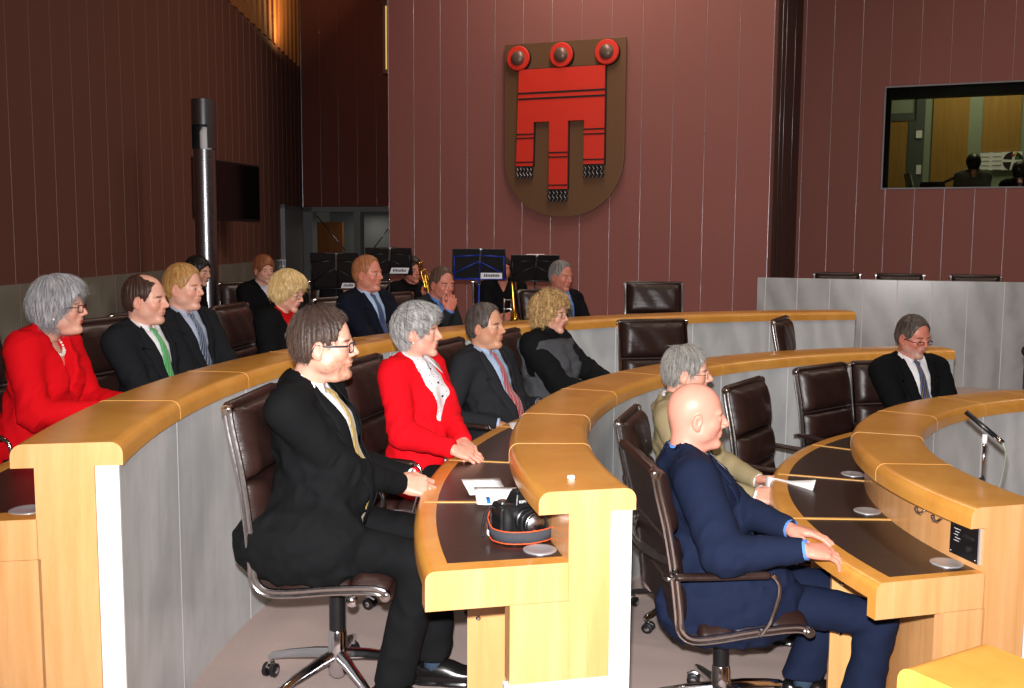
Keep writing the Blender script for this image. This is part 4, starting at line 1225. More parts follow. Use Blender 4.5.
    # ---------------- hair
    if hair.get('c1') is not None:
        hr = {1: .0030, 2: .0042, 3: .006}[near]; lo3, hi3 = (-.155, -.125, -.15), (.14, .125, .185)
        P3, ax3 = grid(lo3, hi3, hr); F = hair_field(P3, hair)
        X, Yg, Z = P3; amp = hair.get('amp', .003)
        if hair.get('curly'):
            F = F + amp * 3.2 * vnoise(X * 75, Yg * 75, Z * 75) + amp * 1.3 * vnoise(X * 160, Yg * 160, Z * 160)
        elif hair.get('comb') is not None:
            F = F + amp * vnoise(Yg * 150, X * 14 + Yg * 5, Z * 26) + amp * .6 * vnoise(Yg * 60, X * 10, Z * 40 + 5)
        else:
            ph = np.arctan2(Yg, X + .04) * hair.get('fr', 14); F = F + amp * vnoise(ph, (X * X + Z * Z) * 30, ph * .3 + 3) + amp * .8 * vnoise(ph * 2.3, Z * 14, X * 14)
        V, Q = surfnet(F, lo3, hr)
        if len(V) > 10:
            me0 = raw_mesh('h', V, Q); N = np.zeros(len(V) * 3, dtype=np.float32); me0.vertices.foreach_get('normal', N) if False else None
            me0.vertex_normals.foreach_get('vector', N); N = N.reshape(-1, 3); bpy.data.meshes.remove(me0)
            c1, c2 = np.array(hair['c1']), np.array(hair.get('c2', hair['c1']))
            x, y, z = V.T; ph = np.arctan2(y, x + .04) * 16
            m = np.clip(.5 + .9 * vnoise(ph * 1.5, z * 25, x * 25) + hair.get('grad', 0) * (-z * 8), 0, 1)[:, None]
            col = c1 * (1 - m) + c2 * m
            ns = hair.get('n', 0) if near < 3 else 0
            if near == 2: ns = ns // 2
            if ns:
                sv, sq, sr = strands(V, N, hair.get('crown', (-.03, 0, .10)), ns, hair.get('len', .03), hair.get('w', .0009) * (1.5 if near == 2 else 1), hair.get('lift', .006), rng, hair.get('down', .5), hair.get('comb'), hair.get('curl', 0), hair.get('face', ((.105, 0, -.035), (.062, .105, .112))), hair.get('fringe', .35))
                mm = np.clip(sr * 1.2 - .1 + hair.get('grad', 0) * (-sv[:, 2] * 8), 0, 1)[:, None]; sc = (c1 * (1 - mm) + c2 * mm) * (1.0 + .25 * (sr[:, None] - .5))
                Q = np.concatenate([Q, sq + len(V)]); col = np.concatenate([col, sc]); V = np.concatenate([V, sv])
            link('hair', raw_mesh('hair', apply(Hm, V), Q, col), M['hair'], root)
    # ---------------- garments, torso frame
    b = near_b; fat = top.get('fat', 0.012) * s; dx = top.get('chest', 0.0)
    lo4 = (-.26, -.46, -.20); hi4 = (.66, .46, .62)
    amax = max(max(E_.x, W.x) for _, _, E_, W, _ in arms); zmin = min(min(E_.z, W.z) for _, _, E_, W, _ in arms); zmax = max(max(E_.z, W.z) for _, _, E_, W, _ in arms)
    ymax = max(max(abs(E_.y), abs(W.y)) for _, _, E_, W, _ in arms)
    hi4 = (max(.30, amax + .10), max(.30, ymax + .12), max(.62 * s, zmax + .08)); lo4 = (-.28, -max(hi4[1], .33), min(-.20, zmin - .09))
    P4, ax4 = grid(lo4, hi4, b); X, Yg, Z = P4

    def trunk(inf, shoulders=True):
        F = ell(P4, (.0 + fat * .3, 0, .0), (.135 + inf + fat * .6, .178 + inf + fat * .5, .135 + inf))
        F = smin(F, ell(P4, (.025 + fat * .6, 0, .15 * s), (.115 + inf + fat, .155 + inf + fat * .7, .16)), .06)
        F = smin(F, ell(P4, (.005 + dx * .4, 0, .32 * s), (.118 + inf + dx, .170 + inf, .165 * s + inf)), .06)
        if top.get('bust'):
            for sd in (-1, 1): F = smin(F, ell(P4, (.085, sd * .07, .30 * s), (.062 + inf, .065, .062)), .05)
        F = smin(F, cone(P4, (-.015, -shw * .86, .452 * s), (-.015, shw * .86, .452 * s), .062 + inf, .062 + inf), .05)
        for sd in (-1, 1): F = smin(F, cone(P4, (-.020, sd * .125, .462 * s), (-.026, sd * .045, .522 * s), .044 + inf, .030 + inf), .05)
        return F
    neck = cone(P4, (-.040, 0, .46 * s), (.002 + hf, 0, .60 * s), .0555, .0545)
    kind = top.get('kind', 'suit')
    col_m = top['mat']
    Ft = trunk(.012)
    arm = None; ar = top.get('ar', 1.06)
    for side, S, E_, W, tgt in arms:
        ab = smin(cone(P4, S, E_, .068 * ar, .058 * ar), cone(P4, E_, W, .057 * ar, top.get('cuff', .041)), .03)
        de = np.sqrt((X - E_.x) ** 2 + (Yg - E_.y) ** 2 + (Z - E_.z) ** 2)
        al = (W - S).normalized(); tt_ = (X - S.x) * al.x + (Yg - S.y) * al.y + (Z - S.z) * al.z
        ab = ab + .0220 * (np.abs(vnoise(tt_ * 30 + Yg * 12, Yg * 8 + 3, X * 8 + Z * 10)) - .3) * np.exp(-(de / .15) ** 2) + .0030 * vnoise(tt_ * 20 + X * 9, Yg * 12, Z * 9)
        wd = (W - E_).normalized(); ab = smax(ab, (X - W.x) * wd.x + (Yg - W.y) * wd.y + (Z - W.z) * wd.z - .008, .004)
        arm = ab if arm is None else np.minimum(arm, ab)
    fold = .0060 * vnoise(X * 9 + Z * 4, Yg * 9, Z * 7) + .0180 * np.abs(vnoise(X * 13 + Z * 7, Yg * 9 + 4, Z * 10 - X * 7)) + .0110 * np.abs(vnoise(X * 23 - Z * 12, Yg * 15 + 9, Z * 20 + X * 9)) - .007
    Fj0 = Ft
    if kind == 'suit' or kind == 'cardigan':
        Fj0 = smin(Fj0, cone(P4, (-.050, 0, .47 * s), (-.036, 0, .498 * s), .084, .076), .03)   # stand of the collar
        # skirts of the jacket over the hips
        fl_ = top.get('skirt', .10)
        for sd in (-1, 1): Fj0 = smin(Fj0, cone(P4, (.0, sd * .095, -.03), (fl_, sd * .125, -.085), .100, .085), .05)
        if top.get('flap'): Fj0 = smin(Fj0, smax(ell(P4, top['flap'][:3], top['flap'][3:6]), -(Z + top['flap'][6] + .12 * X), .012), .06)
    Fj = Fj0 + fold
    zb, wt_ = top.get('zb', .16) * s, top.get('vw', .075)
    ztop = .50 * s
    wz = np.where(Z > zb, np.clip((Z - zb) / (ztop - zb), 0, 1.3) ** top.get('vp', .9) * wt_, (np.clip((zb - Z), 0, 1) * top.get('open', .25)))
    if kind in ('suit', 'cardigan', 'vneck'):
        if kind == 'vneck': wz = np.where(Z > zb, wz, -1.0)
        carve = np.maximum(np.abs(Yg) - wz, -(X + .005))
        Fj = smax(Fj, -carve, .003)
        Fj = smax(Fj, -(neck - .012 - .008 * (kind != 'vneck') - .010 * (top.get('wing', 1) > 1.2)), .004)
        Fj = smin(Fj, arm, top.get('ak', .028))
    else:
        Fj = smax(smin(Fj, arm, .060), -(neck - top.get('neckgap', .004)), .004)
        if top.get('cowl'): Fj = smin(Fj, smax(cone(P4, (-.045, 0, .475 * s), (.0, 0, .545 * s), .088, .072), -(neck - .006), .01) + .006 * vnoise(X * 20, Yg * 12, Z * 45), .015)
        if top.get('turtle'): pass
    V, Q = surfnet(Fj, lo4, b); V = smooth_verts(V, Q, 1, .35)
    link(top.get('name', 'jacket'), raw_mesh('jacket', apply(T, V), Q), col_m, root)
    if 'vest' in top:
        Fv = smax(trunk(.038), -(neck - .03), .01)
        Fv = smax(Fv, -(np.minimum(cone(P4, (-.012, shw + .035, .50 * s), (-.0, shw + .02, .30 * s), .070, .045), cone(P4, (-.012, -shw - .035, .50 * s), (-.0, -shw - .02, .30 * s), .070, .045))), .01)
        Fv = smax(Fv, Z - .475 * s - .1 * np.abs(X), .01)
        V, Q = surfnet(Fv + fold, lo4, b); link('pinafore', raw_mesh('pinafore', apply(T, V), Q), top['vest'], root)
    fj = frontmap(Fj0 + fold * .5, ax4)
    if kind in ('suit', 'cardigan') or top.get('shirt'):
        if top.get('shirt'):
            Fs = trunk(.0)
            col_ = cone(P4, (-.045, 0, .47 * s), (-.012 + hf, 0, .560 * s), .064, .0605)
            if not top.get('skinV'):
                Fs = smax(Fs, -(neck - .0015), .002)
            else: Fs = smax(Fs, -cone(P4, (.06, 0, .52 * s), (.10, 0, .36 * s), .07, .03), .01)
            V, Q = surfnet(Fs + fold * .4, lo4, b * .8 if False else b); link('shirt', raw_mesh('shirt', apply(T, V), Q), top['shirt'], root)
            fs = frontmap(Fs + fold * .4, ax4)
            if top.get('cuffs', True):
                for side, S, E_, W, tgt in arms:
                    u = (W - E_).normalized(); p0, p1 = W - u * .03, W + u * .018
                    MB().sweep([T @ p0, T @ p1], [(.034 * cos(2 * pi * k / 16), .034 * sin(2 * pi * k / 16)) for k in range(16)], cap=False).build('shirt_cuff', [top['shirt']], root, smooth=3)
            if not top.get('skinV') and not top.get('plaincollar'):
                ws_ = top.get('wing', 1.0)
                for sd in (-1, 1):   # folded collar, one half each side, open at the throat
                    rows = []
                    for i in range(19):
                        a_ = radians(9 + 171 * i / 18); f_ = max(0, 1 - i / 7.0); row = []
                        cx_, cz_ = -.022 + hf * .4, .532 - .010 * cos(a_)
                        wb_ = .012 if ws_ > 1.2 else 0
                        for j, (r_, dz_) in enumerate(((.0595, -.034), (.0585, -.016), (.0590, .0), (.0625, .003), (.0665, -.004), (.0690 + .004 * f_, -.020 - .004 * f_ * ws_), (.0715 + .020 * f_ * ws_, -.036 - .026 * f_ * ws_))):
                            spread = sd * (.012 * ws_ * f_ if j == 6 else 0)
                            if j >= 4: r_ += wb_ * (1 + (j - 4) * .35)
                            row.append(((cx_ + r_ * cos(a_)) * 1.0, sd * r_ * sin(a_) + spread, (cz_ + dz_) * s))
                        if ws_ > 1.2: row = row[:5] + [(max(q[0], float(fj(q[1], q[2])) + .012) if f_ > .3 else q[0], q[1], q[2]) for q in row[5:]]
                        rows.append(row)
                    strip('collar_wing', rows, [top['shirt']], root, T, solid=.0016)
    if kind == 'suit' and top.get('lapel', True):
        for sd in (-1, 1):
            rows = []
            for i in range(22):
                t = i / 21; z_ = zb + (ztop + .012 - zb) * t; w0 = np.clip((z_ - zb) / (ztop - zb), 0, 1.3) ** top.get('vp', .9) * wt_
                lw = (.012 + .062 * min(1, t / .68) ** .8) if t < .70 else (.050 - .03 * (t - .7))
                row = []
                for j in range(6):
                    yy = (w0 - .003 + lw * j / 5) * sd; zz = z_ + (.020 * (j / 5) if .45 < t < .7 else (-.012 * j / 5 if t >= .7 else 0)) * s
                    row.append((float(fj(yy, zz)) + .0065 + .004 * (1 if 0 < j < 5 else 0), yy, zz))
                rows.append(row)
            strip('lapel', rows, [col_m], root, T, solid=.004)
    if top.get('tie'):
        rows = []; zk = .512 * s; ze = top.get('tiez', .10) * s; L = zk - ze; sw = top.get('tiesway', 0.0)
        for i in range(40):
            t = i / 39
            wd_ = (.017 + .006 * (t / .09) if False else .018) if t < .08 else .013 + .030 * min(1, (t - .08) / .8)
            if t < .02: wd_ = .020
            if t > .93: wd_ *= max(.02, (1 - t) / .07)
            z_ = zk - L * t; yc = sw * t * t; row = []
            for j in range(7):
                u = j / 6 * 2 - 1; yy = yc + wd_ * u
                xx = float(fs(yc, z_)) + (.020 if t < .08 else .008) * (1 - .5 * u * u) + .002
                row.append((xx, yy, z_))
            rows.append(row)
        strip('tie', rows, [top['tie']], root, T, solid=.003)
    for i in range(top.get('buttons', 0)):
        z_ = (.46 - i * .065) * s; MB().sphere((float(fs(0, z_)) + .003, 0, z_), .0055, seg=8, rings=6).build('button', [M['black']], root, smooth=3).data.transform(T)
    # ---------------- legs
    hipw = .092 * s
    kx = .43 * s
    ft = feet or [(.40, -.12), (.40, .12)]
    lb = {1: .011, 2: .016, 3: .022}[near]
    if full:
        kn = knees or [(kx, -.13, None), (kx, .13, None)]
        pts = []
        for side, f, k in zip((-1, 1), ft, kn):
            Hj = Vector((.0, side * hipw, zp - .015)); kz = k[2] if k[2] is not None else min(zp - .06, .54 * s)
            K = Vector((k[0], k[1], kz)); A = Vector((f[0], f[1], .09)); pts.append((side, Hj, K, A, f))
        lo5 = (-.2, -.34, .03); hi5 = (max(p[2].x for p in pts) + .14, .34, zp + .12)
        lo5 = (min(-.2, min(p[3].x for p in pts) - .12), -.36, .03)
        P5, _ = grid(lo5, hi5, lb)
        F = ell(P5, (0, 0, zp), (.125, .172, .11)); X5, Y5, Z5 = P5
        for side, Hj, K, A, f in pts:
            F = smin(F, cone(P5, Hj, K, .094, .068), .035)
            F = smin(F, cone(P5, K, A, .068, top.get('hem', .060)), .02)
        F = smax(F, .105 - Z5, .006)
        F = F + .006 * vnoise(X5 * 15, Y5 * 13, Z5 * 8) + .011 * (np.abs(vnoise(X5 * 14 + Z5 * 9, Y5 * 10, Z5 * 11 - X5 * 8)) - .2)
        V, Q = surfnet(F, lo5, lb); link(top.get('legname', 'trousers'), raw_mesh('trousers', V, Q), top.get('legmat', col_m), root)
        for side, Hj, K, A, f in pts:
            sm_ = top.get('sock', M['sock'])
            MB().tube([A + (K - A) * .35, A + (K - A) * .1, A + Vector((0.005, 0, -.05))], .040, seg=14, scale=[1.05, .95, 1.0]).build('sock', [sm_], root, smooth=3)
            ang = f[2] if len(f) > 2 else side * .18
            loS, hiS = (-.10, -.06, -.01), (.24, .06, .12); PS, _ = grid(loS, hiS, .007 if near == 1 else .012)
            G = ell(PS, (-.02, 0, .045), (.055, .038, .05)); G = smin(G, ell(PS, (.11, 0, .032), (.105, .046, .036)), .04); G = smin(G, ell(PS, (.05, 0, .05), (.07, .038, .045)), .03)
            G = smax(G, .012 - PS[2], .004); G = smax(G, -cone(PS, (-.01, 0, .10), (-.01, 0, .07), .036, .030), .006)
            sole = np.maximum(np.maximum(smin(ell(PS, (.10, 0, .0), (.118, .050, .2)), ell(PS, (-.025, 0, .0), (.058, .042, .2)), .04), PS[2] - .014), -PS[2])
            V, Q = surfnet(np.minimum(G, sole), loS, .007 if near == 1 else .012)
            mS = Matrix.Translation((A.x - .01, A.y, 0.002)) @ Matrix.Rotation(ang, 4, 'Z')
            link('shoe', raw_mesh('shoe', apply(mS, V), Q), M['shoe'], root)
    # ---------------- glasses
    if glasses:
        g = glasses; gr = thing_part = None; mb = MB(); th = g.get('t', .0018); zc = g.get('z', .002); pts_t = []
        gh = g.get('h', .016); gw = g.get('w', .026)
        for sd in (-1, 1):
            loop = []
            for k in range(20):
                a = 2 * pi * k / 20; ca, sa = cos(a), sin(a); e = .55 if g.get('box', True) else .95
                yy = sd * .0345 + gw * (abs(ca) ** e) * (1 if ca > 0 else -1); zz = zc + gh * (abs(sa) ** e) * (1 if sa > 0 else -1)
                loop.append(Vector((.1035 - .35 * abs(yy) ** 1.0 * .35 - .0, yy, zz)))
            if not g.get('rimless'): mb.tube(loop, th, closed=True, seg=6)
            lens = MB().add(loop, [tuple(range(20))]); o = lens.build('lens', [M['lens']], root); o.data.transform(Hm)
            tm = [Vector((.090, sd * .0615, zc + gh * .5)), Vector((.084, sd * .073, zc + gh * .5)), Vector((.02, sd * .0795, zc + gh * .42)), Vector((-.012, sd * .0830, zc + gh * .1 + .012)), Vector((-.028, sd * .0835, zc - .014))]
            mb.tube(tm, g.get('tt', th * 1.1), seg=6)
        mb.tube([Vector((.0995, -.010, zc + .004)), Vector((.107, 0, zc + .007)), Vector((.0995, .010, zc + .004))], th, seg=6)
        o = mb.build('glasses', [g['m']], root, smooth=3); o.data.transform(Hm)
    for e in extras:
        if e == 'earring':
            for sd in (-1, 1): o = MB().sphere((-.001, sd * .086, -.040), .0055, seg=10, rings=8).build('earring', [M['pearl']], root, smooth=3); o.data.transform(Hm)
        elif e == 'pearls':
            mb = MB()
            for k in range(-9, 10):
                a = k * .17; rr = .062 + .012 * cos(a); zz = .485 - .055 * cos(a) ** 2
                px_ = -.015 + rr * cos(a) * 1.25; mb.sphere(((px_) * s, rr * sin(a) * s, zz * s), .0085 if abs(k) < 4 else .006, seg=10, rings=8)
            o = mb.build('pearl_necklace', [M['pearl']], root, smooth=3); o.data.transform(T)
        elif e[0] == 'brooch':
            y_, z_ = e[1]; x_ = float(fj(y_, z_)) + .014
            o = MB().add([(x_, y_, z_ + .02), (x_ + .003, y_ - .012, z_), (x_, y_, z_ - .022), (x_ + .001, y_ + .014, z_ + .004), (x_ + .010, y_, z_)], [(0, 1, 4), (1, 2, 4), (2, 3, 4), (3, 0, 4), (0, 3, 2, 1)]).build('brooch', [e[2]], root)
            o.data.transform(T)
        elif e[0] == 'ring':
            pass
    # expose frames for things held
    return dict(root=root, T=T, world=world, Hm=Hm, arms=arms)
# ------------------------------------------------------------ people of the chamber
M['shoe'] = plain('polished_black_shoe', srgb(20, 19, 20), 0.22)
M['sock'] = cloth('slate_blue_sock', srgb(62, 78, 98))
M['pearl'] = plain('pearl', srgb(235, 228, 220), 0.15)
M['lens'] = None
t_ = NT('spectacle_lens'); t_.set(Base_Color=(1, 1, 1, 1), Roughness=0.02, Transmission_Weight=1.0, IOR=1.12, Alpha=0.35); M['lens'] = t_.m
CL = {}
for k_, c_ in dict(black=(19, 20, 22), charcoal=(27, 29, 33), navy=(17, 20, 32), blue_suit=(25, 33, 56), grey_suit=(38, 39, 43), dark=(14, 15, 18), red=(212, 12, 24),
                   red2=(220, 14, 28), beige=(150, 136, 104), black2=(14, 14, 16), greydress=(74, 75, 80), white=(232, 233, 238), paleblue=(168, 192, 224), blue=(92, 136, 206),
                   bluegrey=(168, 178, 200), darkred=(190, 18, 22), lilac=(205, 205, 225), plaid=(80, 80, 72)).items():
    CL[k_] = cloth(k_ + '_cloth', srgb(*c_), fold=0.45 if k_ not in ('white', 'paleblue', 'blue') else .3, sheen=0.0)
S_ = lambda *c: srgb(*c)
TIE = dict(
    gold=tie_mat('gold_tie', [(3, S_(150, 125, 60)), (2, S_(176, 152, 84)), (1, S_(120, 98, 46))], 14, 2.0),
    green=tie_mat('green_striped_tie', [(4, S_(58, 160, 84)), (1, S_(150, 210, 150)), (2, S_(30, 110, 60)), (1, S_(110, 190, 120))], 7, 3.0),
    navy=tie_mat('navy_white_striped_tie', [(5, S_(28, 36, 62)), (1, S_(190, 205, 225)), (2, S_(40, 52, 84)), (1, S_(120, 140, 175))], 9, 3.0),
    blue=tie_mat('blue_tie', [(3, S_(34, 52, 96)), (1, S_(70, 96, 150)), (2, S_(28, 40, 78))], 12, 3.0),
    red=tie_mat('red_striped_tie', [(3, S_(160, 50, 66)), (1.2, S_(206, 150, 150)), (1.5, S_(112, 90, 92)), (2, S_(176, 66, 80))], 6, 3.5),
    dark=tie_mat('dark_blue_striped_tie', [(4, S_(24, 28, 46)), (1, S_(150, 165, 200)), (3, S_(34, 40, 62))], 8, 3.0),
    brown=tie_mat('brown_blue_striped_tie', [(3, S_(62, 46, 38)), (2, S_(54, 92, 160)), (2, S_(26, 26, 34)), (2, S_(120, 100, 88))], 5, 3.5))
G_BLK = plain('black_spectacle_frame', srgb(24, 22, 26), .3); G_BLUE = plain('slate_spectacle_frame', srgb(40, 48, 66), .3)
G_RED = plain('tortoise_spectacle_frame', srgb(70, 24, 24), .25); G_MET = plain('wire_spectacle_frame', srgb(150, 130, 110), .25, .8)
brown_h = C3(58, 40, 32); blond = C3(176, 132, 78); grey = C3(150, 150, 152); ltgrey = C3(196, 194, 192)
short = dict(n=2600, len=.020, w=.0008, lift=.0035, amp=.003)


def H(**k): d = dict(short); d.update(k); return d


def desk_z(R): return ZT[R] - DESKZ


PEOPLE = []
# --- outer row
w1 = person('woman with silver bob and dark glasses in a red blazer with pearls', (60, 309), 4.35, FL[1], 58, 72,
    dict(mat=CL['red'], kind='vneck', zb=.27, vw=.070, lapel=False, bust=True, chest=.006, fat=.02, shw=.168, name='jacket', legmat=CL['black'], skinV=True),
    H(c1=C3(112, 110, 114), c2=C3(184, 182, 186), tt=.026, ts=.020, vol=[((-.050, 0, .02), (.085, .094, .085)), ((-.035, 0, -.045), (.070, .092, .050)), ((.03, 0, .115), (.060, .070, .035))],
      face=((.115, 0, -.035), (.070, .098, .115)), ears=False, nape=-.085, fringe=.6, n=4200, len=.05, lift=.003, w=.0010, amp=.004, down=.9, cut=[((.075, .0, -.07), (.062, .14, .06))]),
    dict(fat=.006, nose=.9, lip=C3(190, 30, 52), brow=C3(150, 130, 120)), lean=14, pitch=0, s=.97, glasses=dict(m=G_RED, t=.0024, h=.0165, w=.025), extras=('earring', 'pearls'), near=1,
    hands=[dict(p=(.40, -.10, .80), d=(1, .5, 0), b=(0, 0, 1), curl=20), dict(p=(.40, .10, .80), d=(1, -.5, 0), b=(0, 0, 1), curl=20)], full=True)
green = person('man with receding dark hair, dark suit and green striped tie', (146, 301), 5.0, FL[1], 50, 64,
    dict(mat=CL['charcoal'], shirt=CL['white'], tie=TIE['green'], zb=.14, vw=.078, fat=.01, tiesway=0),
    H(c1=C3(50, 32, 26), c2=C3(74, 48, 38), tt=.008, ts=.007, face=((.105, 0, -.01), (.075, .105, .135)), cut=[((.055, 0, .135), (.085, .060, .045))]),
    dict(jaw=1.05, fat=.004, nose=1.05), lean=-3, pitch=2, hands=None, near=1)
blondm = person('man with short blond hair, dark suit and navy striped tie', (184, 289), 5.5, FL[1], 46, 60,
    dict(mat=CL['charcoal'], shirt=CL['bluegrey'], tie=TIE['navy'], zb=.10, vw=.082, fat=.01),
    H(c1=C3(150, 104, 58), c2=C3(196, 150, 92), tt=.013, ts=.004, face=((.110, 0, -.012), (.070, .105, .126)), comb=(1, 0, .1)),
    dict(jaw=1.08, fat=.006, nose=.9, brow=C3(150, 110, 70)), lean=-5, pitch=2, near=1)
blondw = person('woman with blond bob and red turtleneck under a black jacket', (288, 293), 6.2, FL[1], 55, 60,
    dict(mat=CL['black2'], kind='vneck', shirt=CL['darkred'], zb=.22, vw=.080, shw=.160, bust=True, plaincollar=True, cuffs=False, legmat=CL['black']),
    H(c1=C3(190, 150, 90), c2=C3(232, 204, 150), tt=.028, ts=.020, vol=[((-.045, 0, .02), (.085, .092, .09)), ((-.02, 0, -.03), (.070, .090, .045)), ((.04, 0, .100), (.060, .074, .040))],
      face=((.120, 0, -.04), (.068, .090, .110)), ears=False, nape=-.070, n=3600, len=.045, lift=.003, w=.0012, amp=.004, down=.9, comb=(.6, 0, -.6)),
    dict(lip=C3(190, 90, 90), nose=.9, brow=C3(170, 130, 90)), lean=8, pitch=16, s=.95, glasses=dict(m=G_BLK, t=.0013, h=.013, w=.025), near=1,
    extras=(('brooch', (-.115, .36), M['seam']),))
ginger = person('ginger haired man in navy suit with pale shirt and blue tie', (368, 275), 7.0, FL[1], 44, 58,
    dict(mat=CL['navy'], shirt=CL['paleblue'], tie=TIE['blue'], zb=.12, vw=.080, fat=.012),
    H(c1=C3(140, 84, 52), c2=C3(176, 116, 76), tt=.010, ts=.004, face=((.108, 0, .0), (.074, .105, .132))),
    dict(jaw=1.05, fat=.005, brow=C3(160, 100, 70)), lean=-6, pitch=0, skin='ruddy', near=2)
hw_ = at_depth(447, 303, 7.25)
handm = person('man in grey suit resting his chin on a raised hand', (442, 285), 7.5, FL[1], 55, 36,
    dict(mat=CL['grey_suit'], shirt=CL['blue'], zb=.14, vw=.075),
    H(c1=C3(74, 54, 44), c2=C3(100, 78, 66), tt=.009, ts=.004, face=((.108, 0, -.002), (.073, .105, .130))),
    dict(jaw=1.02), lean=12, pitch=6, roll=0, skin='ruddy', near=2,
    hands=[dict(w=(hw_.x + .02, hw_.y - .05, hw_.z - .06), d=(.1, .35, 1), b=(.9, -.5, 0), curl=45, pole=(.6, -.3, -1)), dict(p=(.40, .12, .80), d=(1, -.6, 0), b=(0, 0, 1), curl=20)])
greyf = person('grey haired moustached man in dark suit at the far end of the outer desk', (561, 277), 8.3, FL[1], 42, 48,
    dict(mat=CL['dark'], shirt=CL['blue'], tie=TIE['dark'], zb=.12, vw=.080, fat=.012),
    H(c1=C3(110, 106, 104), c2=C3(158, 154, 150), tt=.009, ts=.005, face=((.108, 0, -.002), (.073, .105, .130)), grad=.5),
    dict(jaw=1.08, brow=C3(120, 110, 105)), lean=-5, pitch=8, skin='ruddy', near=2)
# --- middle row
hz = desk_z(2)
man2 = person('bearded man in glasses, black suit and gold tie beside the camera', (324, 347), 3.62, FL[2], 70, 80,
    dict(mat=CL['black'], shirt=CL['white'], tie=TIE['gold'], zb=.02, vw=.085, res=.0075, fat=.056, open=.9, ak=.016, flap=(.03, -.165, -.02, .25, .145, .17, .14), skirt=.16, tiez=-.02, tiesway=.0, hem=.072, chest=.028, ar=1.18, shw=.190),
    H(c1=C3(52, 38, 34), c2=C3(92, 72, 62), tt=.015, ts=.004, face=((.112, 0, -.010), (.070, .105, .126)), n=4600, len=.022, lift=.007, grad=.35),
    dict(jaw=1.06, fat=.012, nose=1.0, beard=(C3(138, 92, 64), .85), brow=C3(80, 55, 45)), lean=1, pitch=0, s=1.06, near=1, hf=.02,
    glasses=dict(m=G_BLUE, t=.0026, h=.0160, w=.026, tt=.0034),
    hands=[dict(w=at_depth(400, 484, 3.72), d=(1, .25, -.12), b=(-.15, -.75, .6), curl=52, thumb=.2, pole=(-.25, -1.1, -1)), dict(w=at_depth(408, 476, 3.84), d=(1, -.55, -.05), b=(.2, .4, 1), curl=40, thumb=.3)],
    feet=[(.35, -.14, -.1), (.44, .10, .1)], knees=[(.47, -.16, None), (.47, .13, None)])
M['blouse'] = None
t_ = NT('dotted_white_blouse'); vo = t_.n('ShaderNodeTexVoronoi'); vo.inputs['Scale'].default_value = 60; t_.l(t_.coords(), vo.inputs['Vector'])
t_.l(t_.ramp(vo.outputs[0], [(0.0, srgb(30, 30, 40)), (0.16, srgb(236, 236, 240))], 'CONSTANT'), t_.b.inputs['Base Color']); t_.set(Roughness=.8); M['blouse'] = t_.m
redw = person('woman with short grey hair in red jacket and white dotted blouse', (418, 333), 4.62, FL[2], 58, 76,
    dict(mat=CL['red2'], kind='cardigan', shirt=M['blouse'], zb=-.06, vw=.090, vp=.32, shw=.174, bust=True, chest=.008, fat=.030, wing=1.9, legmat=CL['black'], buttons=5, cuffs=False, lapel=False),
    H(c1=C3(88, 86, 88), c2=C3(190, 188, 186), tt=.020, ts=.013, vol=[((-.05, 0, .03), (.075, .080, .080)), ((.035, 0, .105), (.060, .062, .035)), ((-.05, 0, -.05), (.045, .062, .04))],
      face=((.118, 0, -.04), (.066, .100, .108)), ears=True, nape=-.080, n=4800, len=.035, lift=.009, amp=.005, comb=(.9, 0, -.2)),
    dict(nose=1.0, lip=C3(190, 60, 78), brow=C3(120, 100, 90)), lean=-3, pitch=0, s=.97, extras=('earring',), near=1,
    hands=[dict(w=at_height(452, 449, hz + .055), d=(.9, .35, -.25), b=(-.1, -.5, 1), curl=30, thumb=.3), dict(w=at_height(463, 441, hz + .06), d=(.8, -.7, -.2), b=(0, .2, 1), curl=26, thumb=.3)])
redtie = person('dark haired man in grey suit with pale blue shirt and red striped tie', (486, 328), 5.5, FL[2], 54, 62,
    dict(mat=CL['grey_suit'], shirt=CL['paleblue'], tie=TIE['red'], zb=.0, vw=.092, fat=.035),
    H(c1=C3(56, 48, 46), c2=C3(98, 88, 84), tt=.011, ts=.006, face=((.108, 0, .0), (.073, .105, .132)), comb=(-1, 0, .1)),
    dict(jaw=1.04, fat=.005, nose=1.0), lean=-7, pitch=-2, skin='tan', near=1,
    hands=[dict(w=at_depth(496, 424, 5.25), d=(1, .3, -.3), b=(0, -.2, 1), curl=30), dict(w=at_depth(540, 404, 5.45), d=(1, -.3, -.2), b=(0, .2, 1), curl=35)])
curly = person('woman with curly blond hair and glasses in grey pinafore and black scarf', (551, 315), 6.1, FL[2], 56, 66,
    dict(mat=CL['black'], kind='jumper', vest=CL['greydress'], cowl=True, shw=.158, bust=True, name='jumper', legmat=CL['black']),
    H(c1=C3(132, 96, 60), c2=C3(226, 188, 128), tt=.026, ts=.022, vol=[((-.05, 0, .02), (.085, .095, .090)), ((-.05, 0, -.05), (.065, .085, .045)), ((.04, 0, .10), (.055, .070, .040))],
      face=((.114, 0, -.025), (.074, .100, .118)), ears=False, nape=-.085, curly=True, amp=.005, n=5200, len=.026, lift=.012, curl=.004, w=.0013),
    dict(nose=1.0, lip=C3(176, 80, 86), brow=C3(110, 80, 60)), lean=-2, pitch=4, s=.96, glasses=dict(m=G_BLK, t=.0012, h=.013, w=.024), near=1,
    hands=[dict(w=at_depth(600, 392, 5.85), d=(1, .2, -.3), b=(0, -.1, 1), curl=25), dict(p=(.45, .10, .80), d=(1, -.4, -.2), b=(0, .2, 1), curl=25)])
